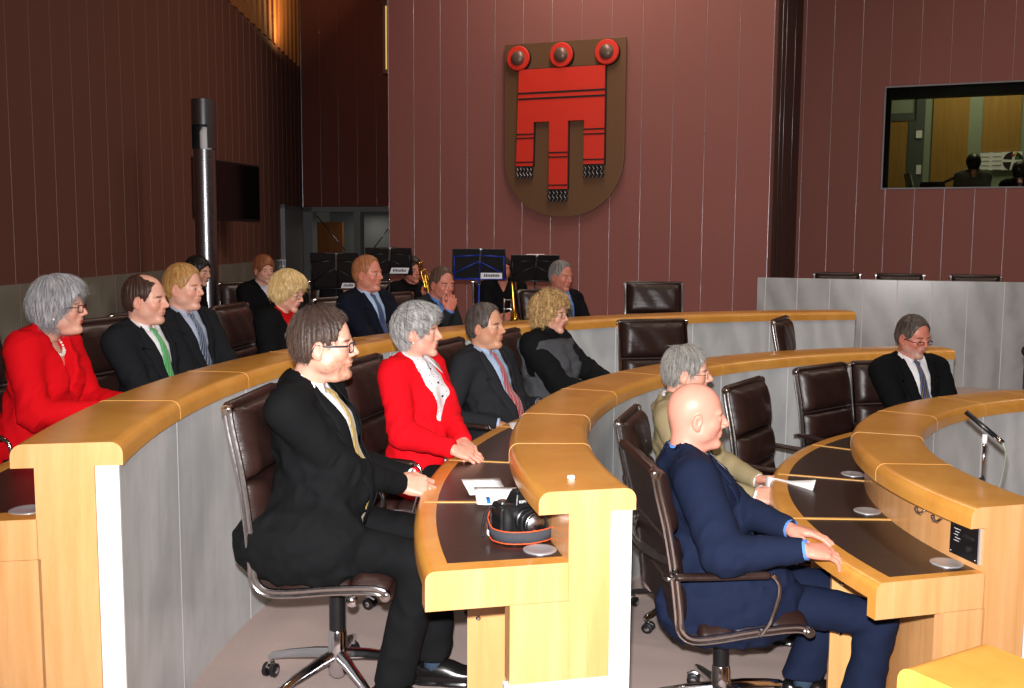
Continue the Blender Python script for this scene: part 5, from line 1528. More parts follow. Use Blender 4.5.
# --- inner row
hz = desk_z(3)
bald = person('bald man in blue suit leaning on the inner desk', (697, 418), 3.70, 0.0, 98, 97,
    dict(mat=CL['blue_suit'], shirt=CL['blue'], zb=.12, vw=.075, res=.0075, ak=.016, flap=(.08, -.145, -.03, .27, .155, .19, .165), skirt=.28, fat=.030, hem=.075, chest=.015, legmat=CL['blue_suit'], tie=TIE['dark'], ar=1.30, shw=.192),
    dict(), dict(jaw=1.06, fat=.010, nose=1.05, neck=.064, brow=C3(176, 130, 105), lip=C3(190, 100, 95)), lean=-5, pitch=2, s=1.0, skin='pink', near=1,
    hands=[dict(w=at_height(802, 550, hz + .040), d=(1, .18, -.10), b=(-.05, -.3, 1), curl=30, thumb=.3), dict(w=at_height(788, 528, hz + .035), d=(1, -.35, -.10), b=(0, .15, 1), curl=18, thumb=.5)],
    feet=[(.56, -.17, -.2), (.42, .10, .15)], knees=[(.62, -.17, None), (.55, .14, None)])
greyh = person('grey haired man in beige jacket and thin glasses holding a paper', (687, 374), 4.65, 0.0, 80, 86,
    dict(mat=CL['beige'], shirt=CL['white'], zb=.10, vw=.075, fat=.015, legmat=CL['charcoal']),
    H(c1=C3(104, 102, 100), c2=C3(170, 166, 160), tt=.011, ts=.009, face=((.110, 0, -.025), (.066, .105, .118)), cut=[((-.045, 0, .148), (.040, .035, .022))], n=4600, len=.028, lift=.007),
    dict(nose=1.15, jaw=1.0, brow=C3(120, 105, 95)), lean=0, pitch=2, near=1, glasses=dict(m=G_MET, t=.0011, h=.012, w=.024),
    hands=[dict(w=at_depth(752, 497, 4.25), d=(1, .15, .12), b=(-.2, -.7, .6), curl=55, thumb=.1), dict(w=at_depth(757, 480, 4.5), d=(1, -.15, .1), b=(-.2, .6, .8), curl=50, thumb=.1)])
rightm = person('bearded man with low glasses in black suit on the far right of the inner desk', (913, 338), 6.0, 0.0, 36, 46,
    dict(mat=CL['dark'], shirt=CL['white'], tie=TIE['brown'], zb=.08, vw=.082, fat=.035, shw=.196, ar=1.12),
    H(c1=C3(62, 54, 50), c2=C3(112, 100, 94), tt=.010, ts=.008, face=((.108, 0, -.005), (.070, .105, .130)), comb=(-1, 0, .1), grad=.4),
    dict(jaw=1.1, fat=.012, beard=(C3(196, 178, 168), .7), brow=C3(110, 80, 70)), lean=-5, pitch=12, skin='ruddy', near=1, glasses=dict(m=G_BLK, t=.0018, h=.009, w=.024, z=-.004, tt=.0025))
# --- musicians behind
music = dict(mat=CL['black2'], kind='jumper', legmat=CL['black2'], name='shirt', neckgap=.006)
youth = person('ginger youth in black seated by the left wall wainscot', (264, 271), 9.3, FL[1], 32, 26, dict(music, kind='vneck', zb=.38, vw=.055, shirt=CL['lilac'], cuffs=False, plaincollar=True),
    H(c1=C3(120, 66, 40), c2=C3(160, 96, 60), tt=.024, ts=.012, face=((.112, 0, -.035), (.060, .100, .110)), n=2400), dict(nose=.9), lean=3, pitch=4, near=2)
darkm = person('dark haired man in black with clasped hands in front of the lamp column', (198, 272), 8.6, FL[1], 70, 60, dict(music),
    H(c1=C3(20, 16, 16), c2=C3(34, 28, 26), tt=.014, ts=.010), dict(), lean=14, pitch=10, near=2,
    hands=[dict(w=at_depth(216, 321, 8.45), d=(1, .3, -.1), b=(0, -.4, 1), curl=40), dict(w=at_depth(216, 318, 8.55), d=(1, -.4, -.1), b=(0, .3, 1), curl=40)])
hornm = person('young man in black T-shirt holding a brass horn', (413, 271), 9.6, FL[1], 30, 26, dict(music, neckgap=.012),
    H(c1=C3(28, 20, 18), c2=C3(44, 32, 28), tt=.010, ts=.006), dict(jaw=.98), lean=2, pitch=4, near=2, skin='ruddy',
    hands=[dict(p=(.34, -.02, .98), d=(.2, .2, 1), b=(.9, -.3, 0), curl=55), dict(p=(.36, .05, 1.08), d=(.2, -.2, 1), b=(.9, .3, 0), curl=55)])
bonem = person('trombonist in black behind the blue music stand', (503, 270), 9.8, FL[1], 8, 10, dict(music, kind='vneck', zb=.40, vw=.045),
    H(c1=C3(30, 20, 18), c2=C3(48, 34, 30), tt=.012, ts=.008), dict(jaw=.92), lean=2, pitch=0, near=2, skin='ruddy', s=.95,
    hands=[dict(w=at_depth(503, 317, 9.5), d=(.6, .6, .1), b=(.5, -.5, .5), curl=55), dict(w=at_depth(511, 318, 9.5), d=(.6, -.6, .1), b=(.5, .5, .5), curl=55)])
hidm = person('player in black mostly hidden behind the leftmost music stand', (346, 274), 9.8, FL[1], 20, 20, dict(music, kind='vneck', zb=.38, vw=.05),
    H(c1=C3(50, 36, 30), c2=C3(70, 50, 42), tt=.012, ts=.008), dict(), lean=2, pitch=4, near=3)
# --- control room
pc = on_plane(RW, 1.5, 973, 166); qw = RW @ Vector((pc[0], 1.5, pc[1])); zf = qw.z - 1.25
crm = person('person in checked shirt seen from behind in the control room', (973, 164), qw.y, zf, 190, 190, dict(mat=CL['plaid'], kind='jumper', name='shirt', legmat=CL['black']),
    H(c1=C3(24, 20, 16), c2=C3(40, 34, 28), tt=.026, ts=.022, n=1500, ears=False, nape=-.11, vol=[((-.04, 0, .03), (.085, .095, .09)), ((-.05, 0, -.05), (.06, .075, .06))]), dict(), lean=2, near=3, full=False)
crm2 = person('person with dark hair at the right edge of the control room window', (1019, 172), qw.y - .5, zf - .05, 190, 190, dict(mat=CL['black2'], kind='jumper', name='shirt', legmat=CL['black']),
    H(c1=C3(24, 20, 16), c2=C3(40, 34, 28), tt=.024, ts=.02, n=1200, ears=False, nape=-.11, vol=[((-.05, 0, -.05), (.06, .075, .06))]), dict(), lean=2, near=3, full=False)


# ------------------------------------------------------------ chairs
def chair_for(p, label, back=0.01, dyaw=0.0):
    r = p['root']; y = r.rotation_euler[2]
    return chair(r.location.x - back * cos(y), r.location.y - back * sin(y), r.location.z, y + dyaw, label)


def chair_at(u, v, Y, R, label, yaw=None, dz=0, sz=1.0):
    p = at_depth(u, v, Y); a = atan2(CY - p.y, CX - p.x) if yaw is None else radians(yaw)
    return chair(p.x, p.y, FL[R] + dz, a, label)


chair_for(w1, 'office chair under the woman with the silver bob'); chair_for(green, 'office chair under the man with the green tie')
chair_for(blondm, 'office chair under the blond man with the navy tie'); chair_for(blondw, 'office chair behind the woman with the red turtleneck', -.02, .25)
chair_for(ginger, 'office chair under the ginger haired man in navy'); chair_for(handm, 'office chair under the man resting his chin')
chair_for(greyf, 'office chair under the grey man at the far end', -.04)
chair_at(657, 300, 8.75, 1, 'empty office chair at the outer desk, facing the lens head on', -92)
chair_for(man2, 'office chair under the bearded man in black', -.10, .08); _c = [o for o in COL.objects if o.get('label') == 'office chair under the bearded man in black'][0]
for _a in [o for o in COL.objects if o.parent == _c and o.name.startswith('armrest')][:1]:
    for _b in [o for o in COL.objects if o.parent == _a]: bpy.data.objects.remove(_b)
    bpy.data.objects.remove(_a)          # pushed under the hanging jacket, nothing of it shows
chair_for(redw, 'office chair behind the woman in the red jacket', .0, .2)
chair_for(redtie, 'office chair behind the man with the red tie', -.01, .25); chair_for(curly, 'office chair behind the curly haired woman', .01, .25)
chair_at(667, 347, 6.9, 2, 'wide empty office chair at the middle desk below the shield', -78)
chair_at(822, 340, 7.3, 2, 'empty office chair turned sideways at the far end of the middle desk', -26)
chair_for(bald, 'office chair seen from behind under the bald man', -.14, .02)
_c = [o for o in COL.objects if o.get('label') == 'office chair seen from behind under the bald man'][0]
_c.scale = (1, 1, .93); _c.rotation_euler[1] = -.03; _c.rotation_euler[2] += .13; _c.location.y -= .06; _c.location.x -= .06
chair_for(greyh, 'office chair behind the man in the beige jacket', -.03, .05)
chair_at(800, 425, 5.1, 3, 'nearer empty office chair at the inner desk', -34)
chair_at(866, 400, 5.75, 3, 'farther empty office chair at the inner desk', -50)
chair_for(rightm, 'office chair under the bearded man on the right', -.03, .0)
for i_, u_c in enumerate((836, 900, 978)):
    q = on_plane(PW, 0.45, u_c, 280); w_ = PW @ Vector((q[0], 0.45, 0))
    _p = chair(w_.x, w_.y, FL[1], radians(-110), ('leftmost', 'middle', 'rightmost')[i_] + ' of the three chairs whose tops show over the marble parapet')
    _p.scale = (1, 1, 1.05)
for p_, n_ in ((youth, 'ginger youth'), (darkm, 'dark haired man by the column'), (hornm, 'horn player'), (bonem, 'trombonist'), (hidm, 'player behind the leftmost stand')):
    chair_for(p_, 'office chair under the ' + n_)


for o_ in list(COL.objects):
    if o_.get('category') == 'chair' and o_.get('label') and o_.location.z == 0.0 and o_.scale[2] == 1.0: o_.scale = (1, 1, .95)
    if 'beige jacket' in str(o_.get('label')) and o_.get('category') == 'chair': o_.scale = (1, 1, .88); o_.location.x += .03
    if 'head on' in str(o_.get('label')): o_.scale = (1, 1, 1.04)
# ------------------------------------------------------------ things on and around the desks
def face_dir(p):  # local frame: X right in the picture, Y away
    a = atan2(p.y, p.x) - pi / 2; return Matrix.Translation(p) @ Matrix.Rotation(a, 4, 'Z')


# music stands
def music_stand(u, v, Y, wpx, hpx, label, col, frame_blue=False, tilt=0.35, yaw=0.0, skew=0.0, plaque=None):
    p = at_depth(u, v, Y); wd_, ht = wpx * Y / 1000, hpx * Y / 1000 / cos(tilt)
    t = thing('music_stand', label, 'music stand', (p.x, p.y, FL[1]), yaw, 'music stands')
    zc = p.z - FL[1]
    Mp = Matrix.Translation((0, 0, zc)) @ Matrix.Rotation(tilt, 4, 'X')   # plate leans away from the lens at the top
    mb = MB()
    mb.add([Mp @ Vector(v_) for v_ in ((-wd_ / 2, 0, -ht / 2), (wd_ / 2, 0, -ht / 2), (wd_ / 2 * (1 - skew), 0, ht / 2), (-wd_ / 2 * (1 - skew), 0, ht / 2),
                                      (-wd_ / 2, .006, -ht / 2), (wd_ / 2, .006, -ht / 2), (wd_ / 2 * (1 - skew), .006, ht / 2), (-wd_ / 2 * (1 - skew), .006, ht / 2))],
           [(0, 1, 2, 3), (7, 6, 5, 4), (0, 4, 5, 1), (1, 5, 6, 2), (2, 6, 7, 3), (3, 7, 4, 0)])
    mb.box(-wd_ / 2, wd_ / 2, 0.0, .05, -ht / 2 - .004, -ht / 2 + .002, 0, Mp)
    mb.build('desk_plate', [M['black']], t, bevel=.0015)
    fm = M['stand_blue'] if frame_blue else M['black_metal']
    mb = MB(); g = lambda a, b: Mp @ Vector((a * wd_ / 2, -.008, b * ht / 2))
    for a, b in (((0, -.98), (.06, .75)), ((-.98, -.98), (.98, -.98)), ((.0, .2), (-.9, -.6)), ((.0, .2), (.85, -.6)), ((.9, -.98), (.9, .55)), ((-.9, -.98), (-.9, .55)), ((-.9, .5), (0, .6)), ((0, .6), (.9, .5))):
        mb.tube([g(*a), g(*b)], .006 if a[1] != -.98 or b[1] != -.98 else .009, seg=6)
    mb.build('frame', [fm], t, smooth=3)
    MB().tube([(0, -.012, zc - ht * .45), (0, -.012, zc * .5)], .009).build('upper_pole', [fm], t, smooth=3)
    MB().tube([(0, -.012, zc * .5), (0, -.012, .12)], .013).sphere((0, -.012, zc - ht * .62), .014, seg=10, rings=6).build('lower_pole', [M['chrome']], t, smooth=3)
    for k in range(3):
        a = k * 2.094 + .5; MB().tube([(0, -.012, .32), (.26 * cos(a), .26 * sin(a), .012)], .008).tube([(0, -.012, .14), (.13 * cos(a), .13 * sin(a), .16)], .005).build('leg', [fm], t, smooth=3)
    mb = MB(); mb.box(-.004, .012, -.022, .0, ht * .05, ht * .5, 0, Mp @ Matrix.Rotation(.1, 4, 'Y')).box(-.08, .08, -.006, .006, ht / 2 - .002, ht / 2 + .006, 0, Mp)
    mb.build('sheet_clip', [M['steel']], t)
    if plaque:
        x0, x1, z0, z1, sh = plaque; mb = MB()
        A = [Mp @ Vector((x * wd_ / 2 + s_, -.0155, z * ht / 2)) for x, z, s_ in ((x0, z0, 0), (x1, z0, 0), (x1, z1, sh), (x0, z1, sh))]
        mb.add(A, [(0, 1, 2, 3)]); pq = mb.build('name_plaque', [M['white']], t)
        # blurred dark lettering in a row
        mb = MB(); n = 9; rr_ = random.Random(u)
        for i in range(n):
            a = x0 + (x1 - x0) * (.14 + .74 * i / n); b_ = a + (x1 - x0) * .055
            lo_ = z0 + (z1 - z0) * .32; hi_ = z0 + (z1 - z0) * (.62 + .2 * rr_.random())
            sl = sh * .4
            mb.add([Mp @ Vector((x * wd_ / 2 + s_, -.0162, z * ht / 2)) for x, z, s_ in ((a, lo_, sl), (b_, lo_, sl), (b_, hi_, sl + .004), (a, hi_, sl + .004))], [(0, 1, 2, 3)])
        mb.build('lettering', [M['black']], pq)
    return t


M['stand_blue'] = plain('blue_enamel', srgb(24, 52, 160), .35); M['black_metal'] = plain('black_enamel', srgb(24, 24, 26), .4)
M['brass'] = plain('lacquered_brass', srgb(214, 160, 60), .2, 1.0)
music_stand(336, 271, 9.15, 54, 36, 'leftmost music stand with a white plaque, in front of the glazed door', None, tilt=.55, skew=.12, plaque=(.12, .62, -.92, -.62, .02))
music_stand(389, 261, 9.2, 46, 26, 'music stand with slanted white plaque at the corner of the red wall', None, tilt=.5, plaque=(.0, .78, -.9, -.45, .02))
music_stand(479, 264, 9.0, 55, 30, 'music stand with blue frame in front of the trombonist', None, True, tilt=.3, skew=.05, plaque=(.06, .84, -.95, -.55, .0))
music_stand(535, 268, 9.1, 50, 26, 'music stand with black frame between trombonist and grey haired man', None, tilt=.45, skew=.04)

# trombone held by the player
p = at_depth(513, 300, 9.35)
tb = thing('trombone', 'brass trombone held upright behind the curly haired woman', 'trombone', tuple(at_depth(513, 323, 9.35)))
il = Matrix.Translation(-tb.location)
q0, q1 = at_depth(515, 321, 9.35), at_depth(511, 270, 9.35)
o = MB().sweep([q0, q0.lerp(q1, .08), q0.lerp(q1, .3), q0.lerp(q1, .7), q1], [(.012 * cos(2 * pi * k / 14), .012 * sin(2 * pi * k / 14)) for k in range(14)], scale=[4.6, 2.6, 1.4, .9, .7]).build('bell', [M['brass']], tb, smooth=3); o.matrix_parent_inverse = il
o = MB().tube([q1, q1 + Vector((.02, .0, .03)), q1 + Vector((.045, 0, 0)), at_depth(515.5, 290, 9.35)], .008).build('tuning_slide', [M['brass']], tb, smooth=3); o.matrix_parent_inverse = il
o = MB().tube([at_depth(504, 298, 9.33), at_depth(504, 321, 9.33)], .010).tube([at_depth(511, 300, 9.33), at_depth(511, 321, 9.33)], .007).tube([at_depth(504, 309, 9.33), at_depth(511, 309, 9.33)], .006).tube([at_depth(504, 300, 9.33), at_depth(511, 300, 9.33)], .006).build('hand_slide', [M['chrome']], tb, smooth=3); o.matrix_parent_inverse = il
# horn
hn = thing('brass_horn', 'small brass horn held beside the man in the black T-shirt', 'horn', tuple(at_depth(425, 292, 9.3)))
il = Matrix.Translation(-hn.location)
q0, q1 = at_depth(427, 294, 9.3), at_depth(421, 272, 9.3)
o = MB().tube([q0, q0.lerp(q1, .3), q1, q1 + Vector((.02, 0, .03)), q1 + Vector((.045, 0, .02)), q0 + Vector((.05, 0, .02)), q0 + Vector((.03, 0, -.02)), q0], .009).build('tubing', [M['brass']], hn, smooth=3); o.matrix_parent_inverse = il
o = MB().lathe([(.009, 0), (.012, .06), (.02, .10), (.045, .125)], seg=18, M=Matrix.Translation(q1 + Vector((-.01, -.02, -.03)))).build('bell', [M['brass']], hn, smooth=3); o.matrix_parent_inverse = il
mb = MB()
for k in range(3): mb.lathe([(.013, 0), (.013, .07), (.006, .07), (.006, .09), (.010, .095)], seg=12, M=Matrix.Translation(q0.lerp(q1, .25 + .22 * k) + Vector((.024, -.012, -.03))))
o = mb.build('valves', [M['brass']], hn, smooth=.7); o.matrix_parent_inverse = il

# leaflets on the middle desk
zd2 = desk_z(2) + .001


def quad_sheet(pix, z0, name, mats, parent=None, dz=(0, 0, 0, 0), n=6):
    c = [at_height(u, v, z0 + d) for (u, v), d in zip(pix, dz)]
    rows = []
    for i in range(n):
        a = c[0].lerp(c[3], i / (n - 1)); b = c[1].lerp(c[2], i / (n - 1)); rows.append([a.lerp(b, j / (n - 1)) + Vector((0, 0, .004 * sin(i * 1.1) * sin(j * .9))) for j in range(n)])
    V = [v for r in rows for v in r]; Q = [(i * n + j, i * n + j + 1, (i + 1) * n + j + 1, (i + 1) * n + j) for i in range(n - 1) for j in range(n - 1)]
    mb = MB().add(V, Q); o = mb.build(name, mats, parent, smooth=3); s_ = o.modifiers.new('s', 'SOLIDIFY'); s_.thickness = .0008; s_.offset = 1
    return o


def printed(name, scale):
    t = NT(name); b = t.n('ShaderNodeTexBrick'); b.inputs['Scale'].default_value = scale; b.inputs['Color1'].default_value = srgb(150, 150, 158); b.inputs['Color2'].default_value = srgb(236, 236, 240)
    b.inputs['Mortar'].default_value = srgb(238, 238, 242); b.inputs['Mortar Size'].default_value = .28; b.inputs['Row Height'].default_value = .12; b.inputs['Brick Width'].default_value = .9
    t.l(t.coords(), b.inputs[0]); t.l(b.outputs[0], t.b.inputs['Base Color']); t.set(Roughness=.6); return t.m


M['printed'] = printed('printed_leaflet', 16)
lf = quad_sheet([(461, 479), (500, 478), (505, 490), (470, 495)], zd2 + .004, 'leaflet', [M['printed']], dz=(.040, .030, 0, .006)); tag(lf, 'printed grey text sheet lying under the white leaflet behind the camera', 'leaflet')
lw = thing('folded_leaflet', 'white folded leaflet with a small blue stripe behind the camera', 'leaflet', tuple(at_height(495, 497, zd2)))
il = Matrix.Translation(-lw.location)
o = quad_sheet([(474, 487), (517, 487), (504, 504), (477, 504)], zd2 + .012, 'sheet', [M['white']], lw, dz=(.035, .04, .004, .004)); o.matrix_parent_inverse = il
o = quad_sheet([(486.0, 497), (489.5, 497), (490.8, 504), (487.3, 504)], zd2 + .0165, 'blue_stripe', [plain('print_blue', srgb(20, 110, 210), .6)], lw, dz=(.016, .016, .0, .0), n=3); o.matrix_parent_inverse = il
# white slip near the man with the red tie
q = quad_sheet([(508, 423), (522, 421), (524, 427), (512, 429)], zd2 + .004, 'paper_slip', [M['white']]); tag(q, 'small white paper slip by the hand of the man with the red tie', 'paper')
# small white eraser on the slab
p = at_height(571, 479, ZT[2]); q = MB().box(-.010, .010, -.008, .008, 0, .012).build('chalk_stub', [M['white']], bevel=.003); q.location = p; q.rotation_euler = (0, 0, .4)
tag(q, 'tiny white stub lying on top of the middle desk', 'chalk')
# sheet held by the grey haired man
q = thing('held_paper', 'white sheet held in the hands of the man in the beige jacket', 'paper', tuple(at_depth(772, 485, 4.3)))
il = Matrix.Translation(-q.location)
cA = [at_depth(766, 476, 4.40), at_depth(789, 481, 4.30), at_depth(816, 480, 4.2)]; cB = [at_depth(764, 490, 4.36), at_depth(787, 488, 4.24), at_depth(809, 497, 4.12)]
rows = []; n = 12
for i in range(n):
    t = i / (n - 1) * 2; k = min(int(t), 1); f = t - k; a = cA[k].lerp(cA[k + 1], f); b = cB[k].lerp(cB[k + 1], f); rows.append([a.lerp(b, j / 5) + Vector((0, 0, -.012 * sin(pi * j / 5))) for j in range(6)])
V = [v for r in rows for v in r]; Qf = [(i * 6 + j, i * 6 + j + 1, (i + 1) * 6 + j + 1, (i + 1) * 6 + j) for i in range(n - 1) for j in range(5)]
o = MB().add(V, Qf).build('sheet', [M['white']], q, smooth=3); o.matrix_parent_inverse = il; s_ = o.modifiers.new('s', 'SOLIDIFY'); s_.thickness = .0008

# camera
pc_ = at_height(517, 532, zd2)
cm = thing('dslr_camera', 'black single lens camera with orange edged strap on the middle desk', 'camera', (pc_.x, pc_.y, zd2), radians(-62)); cm.scale = (1.13, 1.13, 1.13)
# local: lens points along +X
G = 1.06
sec = [(-.030, .0), (.026, .0), (.030, .01), (.030, .078), (.022, .088), (-.026, .088), (-.030, .08)]
mb = MB(); n = len(sec)
ys = [-.066, -.060, -.030, .060, .066]; sc_ = [.86, 1, 1, 1, .88]
vs = [(x * k * G, y * G, (z * k + (1 - k) * .04) * G) for y, k in zip(ys, sc_) for x, z in sec]
fs = [(i * n + k, i * n + (k + 1) % n, (i + 1) * n + (k + 1) % n, (i + 1) * n + k) for i in range(4) for k in range(n)] + [tuple(range(n)), tuple(4 * n + k for k in range(n - 1, -1, -1))]
mb.add(vs, fs); mb.build('camera_body', [M['black']], cm, bevel=.004, seg=3)
MB().tube([(.030, -.052, .008), (.040, -.052, .02), (.042, -.052, .06), (.030, -.052, .082)], .014, seg=10, scale=[.8, 1, 1, .7]).build('hand_grip', [M['black_matt']], cm, smooth=3)
mb = MB().add([(x, y, z) for x, y, z in ((-.028, -.026, .086), (.036, -.024, .086), (.036, .024, .086), (-.028, .026, .086), (-.016, -.014, .122), (.026, -.015, .120), (.026, .015, .120), (-.016, .014, .122))], [(3, 2, 1, 0), (4, 5, 6, 7), (0, 1, 5, 4), (1, 2, 6, 5), (2, 3, 7, 6), (3, 0, 4, 7)])
pr = mb.build('viewfinder_prism', [M['black']], cm, bevel=.004)
MB().lathe([(.012, .088), (.012, .100), (.010, .102)], (0, .045, 0), 18).build('mode_dial', [M['black_matt']], cm, smooth=.7)
MB().lathe([(.014, .088), (.014, .098), (.012, .10)], (0, -.048, 0), 18).build('shutter_button', [M['steel']], cm, smooth=.7)
MB().box(-.012, .012, -.011, .011, .120, .126).build('hot_shoe', [M['black_matt']], cm)
RX = Matrix.Translation((0, .010, .044)) @ Matrix.Rotation(pi / 2, 4, 'Y')
ln_ = MB().lathe([(.036, .028), (.036, .045), (.033, .047), (.0345, .05), (.0345, .070), (.032, .072), (.034, .076), (.036, .098), (.0345, .100), (.030, .099), (.028, .088)], seg=36, M=RX).build('lens_barrel', [M['black']], cm, smooth=.5)
mb = MB()
for k in range(40):
    a = 2 * pi * k / 40; mb.box(-.0008, .0008, .0343, .0358, .052, .069, 0, RX @ Matrix.Rotation(a, 4, 'Z'))
mb.lathe([(.0363, .074), (.0368, .075), (.0363, .076)], seg=36, M=RX)
mb.build('zoom_ribs', [M['black_matt']], ln_)
MB().lathe([(.0365, .094), (.0372, .0965), (.0365, .0985)], seg=36, M=RX).build('silver_ring', [M['steel']], ln_, smooth=3)
MB().lathe([(.024, .080), (.020, .086), (.010, .089), (.002, .090)], seg=24, M=RX).build('front_element', [plain('coated_glass', srgb(18, 34, 34), .04)], ln_, smooth=3)


def letters(txt, size, Mx, mat, parent, name='lettering'):
    c = bpy.data.curves.new('lettering', 'FONT'); c.body = txt; c.size = size; c.extrude = size * .02; c.align_x = 'CENTER'; c.align_y = 'CENTER'
    o = bpy.data.objects.new(name, c); COL.objects.link(o); c.materials.append(mat)
    bpy.context.view_layer.update(); me = bpy.data.meshes.new_from_object(o.evaluated_get(bpy.context.evaluated_depsgraph_get())); bpy.data.objects.remove(o)
    o = bpy.data.objects.new(name, me); COL.objects.link(o); o.parent = parent; o.matrix_local = Mx; return o


letters('SONY', .0105, Matrix.Translation((.0365, 0, .098)) @ Matrix.Rotation(pi / 2, 4, 'Z') @ Matrix.Rotation(pi / 2, 4, 'X'), M['white'], cm)
# strap
M['strap'] = cloth('grey_strap_web', srgb(62, 64, 70)); M['orange'] = plain('orange_piping', srgb(226, 84, 30), .6)
stp = catmull([(-.030, -.074), (.005, -.098), (.050, -.105), (.100, -.085), (.125, -.030), (.120, .030), (.098, .060), (.075, .062)], 5)
stz = [.062 - .045 * min(1, i / 10) for i in range(len(stp))]
rows = [[(p.x, p.y, z + .000), (p.x + .002, p.y, z + .034 if z < .03 else z + .02)] for p, z in zip(stp, [max(.004, z - .014) for z in stz])]
V = [Vector(v) for r in rows for v in r]
o = MB().add(V, [(2 * i, 2 * i + 2, 2 * i + 3, 2 * i + 1) for i in range(len(rows) - 1)]).build('neck_strap', [M['strap']], cm, smooth=3); s_ = o.modifiers.new('s', 'SOLIDIFY'); s_.thickness = .002
for k in (0, 1): MB().tube([Vector(r[k]) for r in rows], .0016, seg=6).build('strap_piping', [M['orange']], o, smooth=3)
MB().tube([(.0, -.068, .078), (-.005, -.085, .085), (-.01, -.10, .06), (.0, -.112, .02), (.02, -.118, .008)], .004, seg=6).build('strap_end', [M['black_matt']], o, smooth=3)
MB().tube([(.02, .068, .07), (.05, .075, .055), (.085, .070, .03), (.105, .05, .018), (.11, .02, .02)], .004, seg=6).build('strap_end', [M['black_matt']], o, smooth=3)
b_ = MB().box(.098, .101, -.118, -.088, .004, .036).build('logo_patch', [M['black_matt']], o) if False else None
letters('\u03b1', .030, Matrix.Translation((.030, -.109, .022)) @ Matrix.Rotation(-.15, 4, 'Z') @ Matrix.Rotation(pi / 2, 4, 'X'), M['white'], o)
MB().sphere((.112, -.004, .030), (.006, .010, .006)).build('orange_logo', [M['orange']], o, smooth=3)

# control panel and document clips under the inner slab
r0 = RIN[3] + WT[3] + .001
za, zb2 = desk_z(3) + .02, ZT[3] - SLABT - .008
def on_ring(u, v, r):
    best = None
    for i in range(400):
        Y = 2.0 + i * .01; p = at_depth(u, v, Y); d = hypot(p.x - CX, p.y - CY) - r
        if best is None or abs(d) < best[0]: best = (abs(d), p)
        if abs(d) < .008: return p
    return best[1]
pA = on_ring(966, 541, r0); aA = math.degrees(atan2(pA.y - CY, pA.x - CX)) % 360
pn = thing('intercom_unit', 'small black intercom unit with dials on the inner desk upright', 'intercom', tuple(polar(r0, aA, (za + zb2) / 2)), radians(aA))
hh = (zb2 - za) / 2
MB().box(.0, .008, -.075, .062, -hh, hh).build('face_plate', [M['black']], pn, bevel=.001)
MB().box(-.002, .006, .062, .068, -hh, hh).build('plate_edge', [M['satin']], pn)
for y_, z_ in ((-.068, -hh + .01), (.055, -hh + .01)): MB().sphere((.009, y_, z_), .004, seg=8, rings=6).build('screw', [M['chrome']], pn, smooth=3)
MB().lathe([(.010, .0), (.010, .012), (.007, .014)], seg=16, M=Matrix.Translation((.008, .028, -.02)) @ Matrix.Rotation(pi / 2, 4, 'Y')).build('dial', [M['black_matt']], pn, smooth=.7)
MB().box(.008, .016, -.0, .048, .012, .024).build('push_button', [M['black_matt']], pn, bevel=.001)
mb = MB()
for i in range(5): mb.box(.0082, .0086, -.055 + .006 * (i % 2), -.022 - .006 * (i % 3), .028 - i * .010, .0295 - i * .010)
mb.build('white_markings', [M['white']], pn)
for u, v, n_ in ((927, 510, 'left chrome headset hook under the inner slab'), (943, 518, 'right chrome headset hook under the inner slab')):
    p_ = on_ring(u, v, r0 + .01); a_ = math.degrees(atan2(p_.y - CY, p_.x - CX)) % 360; q_ = polar(r0 + .02, a_, ZT[3] - SLABT - .004)
    hk = thing('headset_hook', n_, 'hook', tuple(q_), radians(a_))
    MB().box(-.012, .012, -.014, .014, -.004, .0).build('mounting_plate', [M['chrome']], hk, bevel=.001)
    MB().tube([(0, 0, 0), (.004, 0, -.018), (.02, .0, -.028), (.034, .0, -.02), (.036, 0, -.010)], .0045, seg=8).sphere((.036, 0, -.010), .007, seg=10, rings=6).build('curved_arm', [M['chrome']], hk, smooth=3)

# microphone on its stand inside the ring
m0, m1 = at_depth(966, 412, 3.75), at_depth(1003, 443, 3.65)
mbx = at_depth(985, 434, 3.7); floor_p = Vector((mbx.x, mbx.y, 0))
ms = thing('microphone_stand', 'thin chrome microphone stand rising inside the inner desk', 'microphone stand', tuple(floor_p))
h1 = mbx.z; z490 = at_depth(980, 478, 3.7).z
MB().lathe([(.12, 0), (.12, .012), (.03, .022), (.012, .03)], seg=28).build('round_base', [M['black_metal']], ms, smooth=.6)
MB().tube([(0, 0, .02), (-.002, 0, z490 + .0)], .011).build('lower_pole', [M['black_metal']], ms, smooth=3)
MB().tube([(0, 0, z490), (0, 0, h1 - .03)], .005).build('upper_pole', [M['chrome']], ms, smooth=3)
MB().tube([(0, 0, h1 - .035), (0, 0, h1 - .002)], .009).build('white_clamp', [M['white']], ms, smooth=3)
mc = thing('microphone', 'slim black microphone clipped on the chrome stand at right', 'microphone', tuple(mbx)); il = Matrix.Translation(-mbx)
d_ = (m1 - m0)
o = MB().tube([m0, m0 + d_ * .8], .0095, seg=12).build('shotgun_tube', [M['black']], mc, smooth=3); o.matrix_parent_inverse = il
o = MB().tube([m0 + d_ * .8, m1], .0095, seg=12).build('chrome_connector', [M['chrome']], mc, smooth=3); o.matrix_parent_inverse = il
o = MB().tube([m1, at_depth(1006, 452, 3.66), at_depth(1004, 468, 3.7), at_depth(997, 495, 3.75), at_depth(990, 540, 3.8)], .0035, seg=6).build('grey_cable', [M['cr_wall']], mc, smooth=3); o.matrix_parent_inverse = il
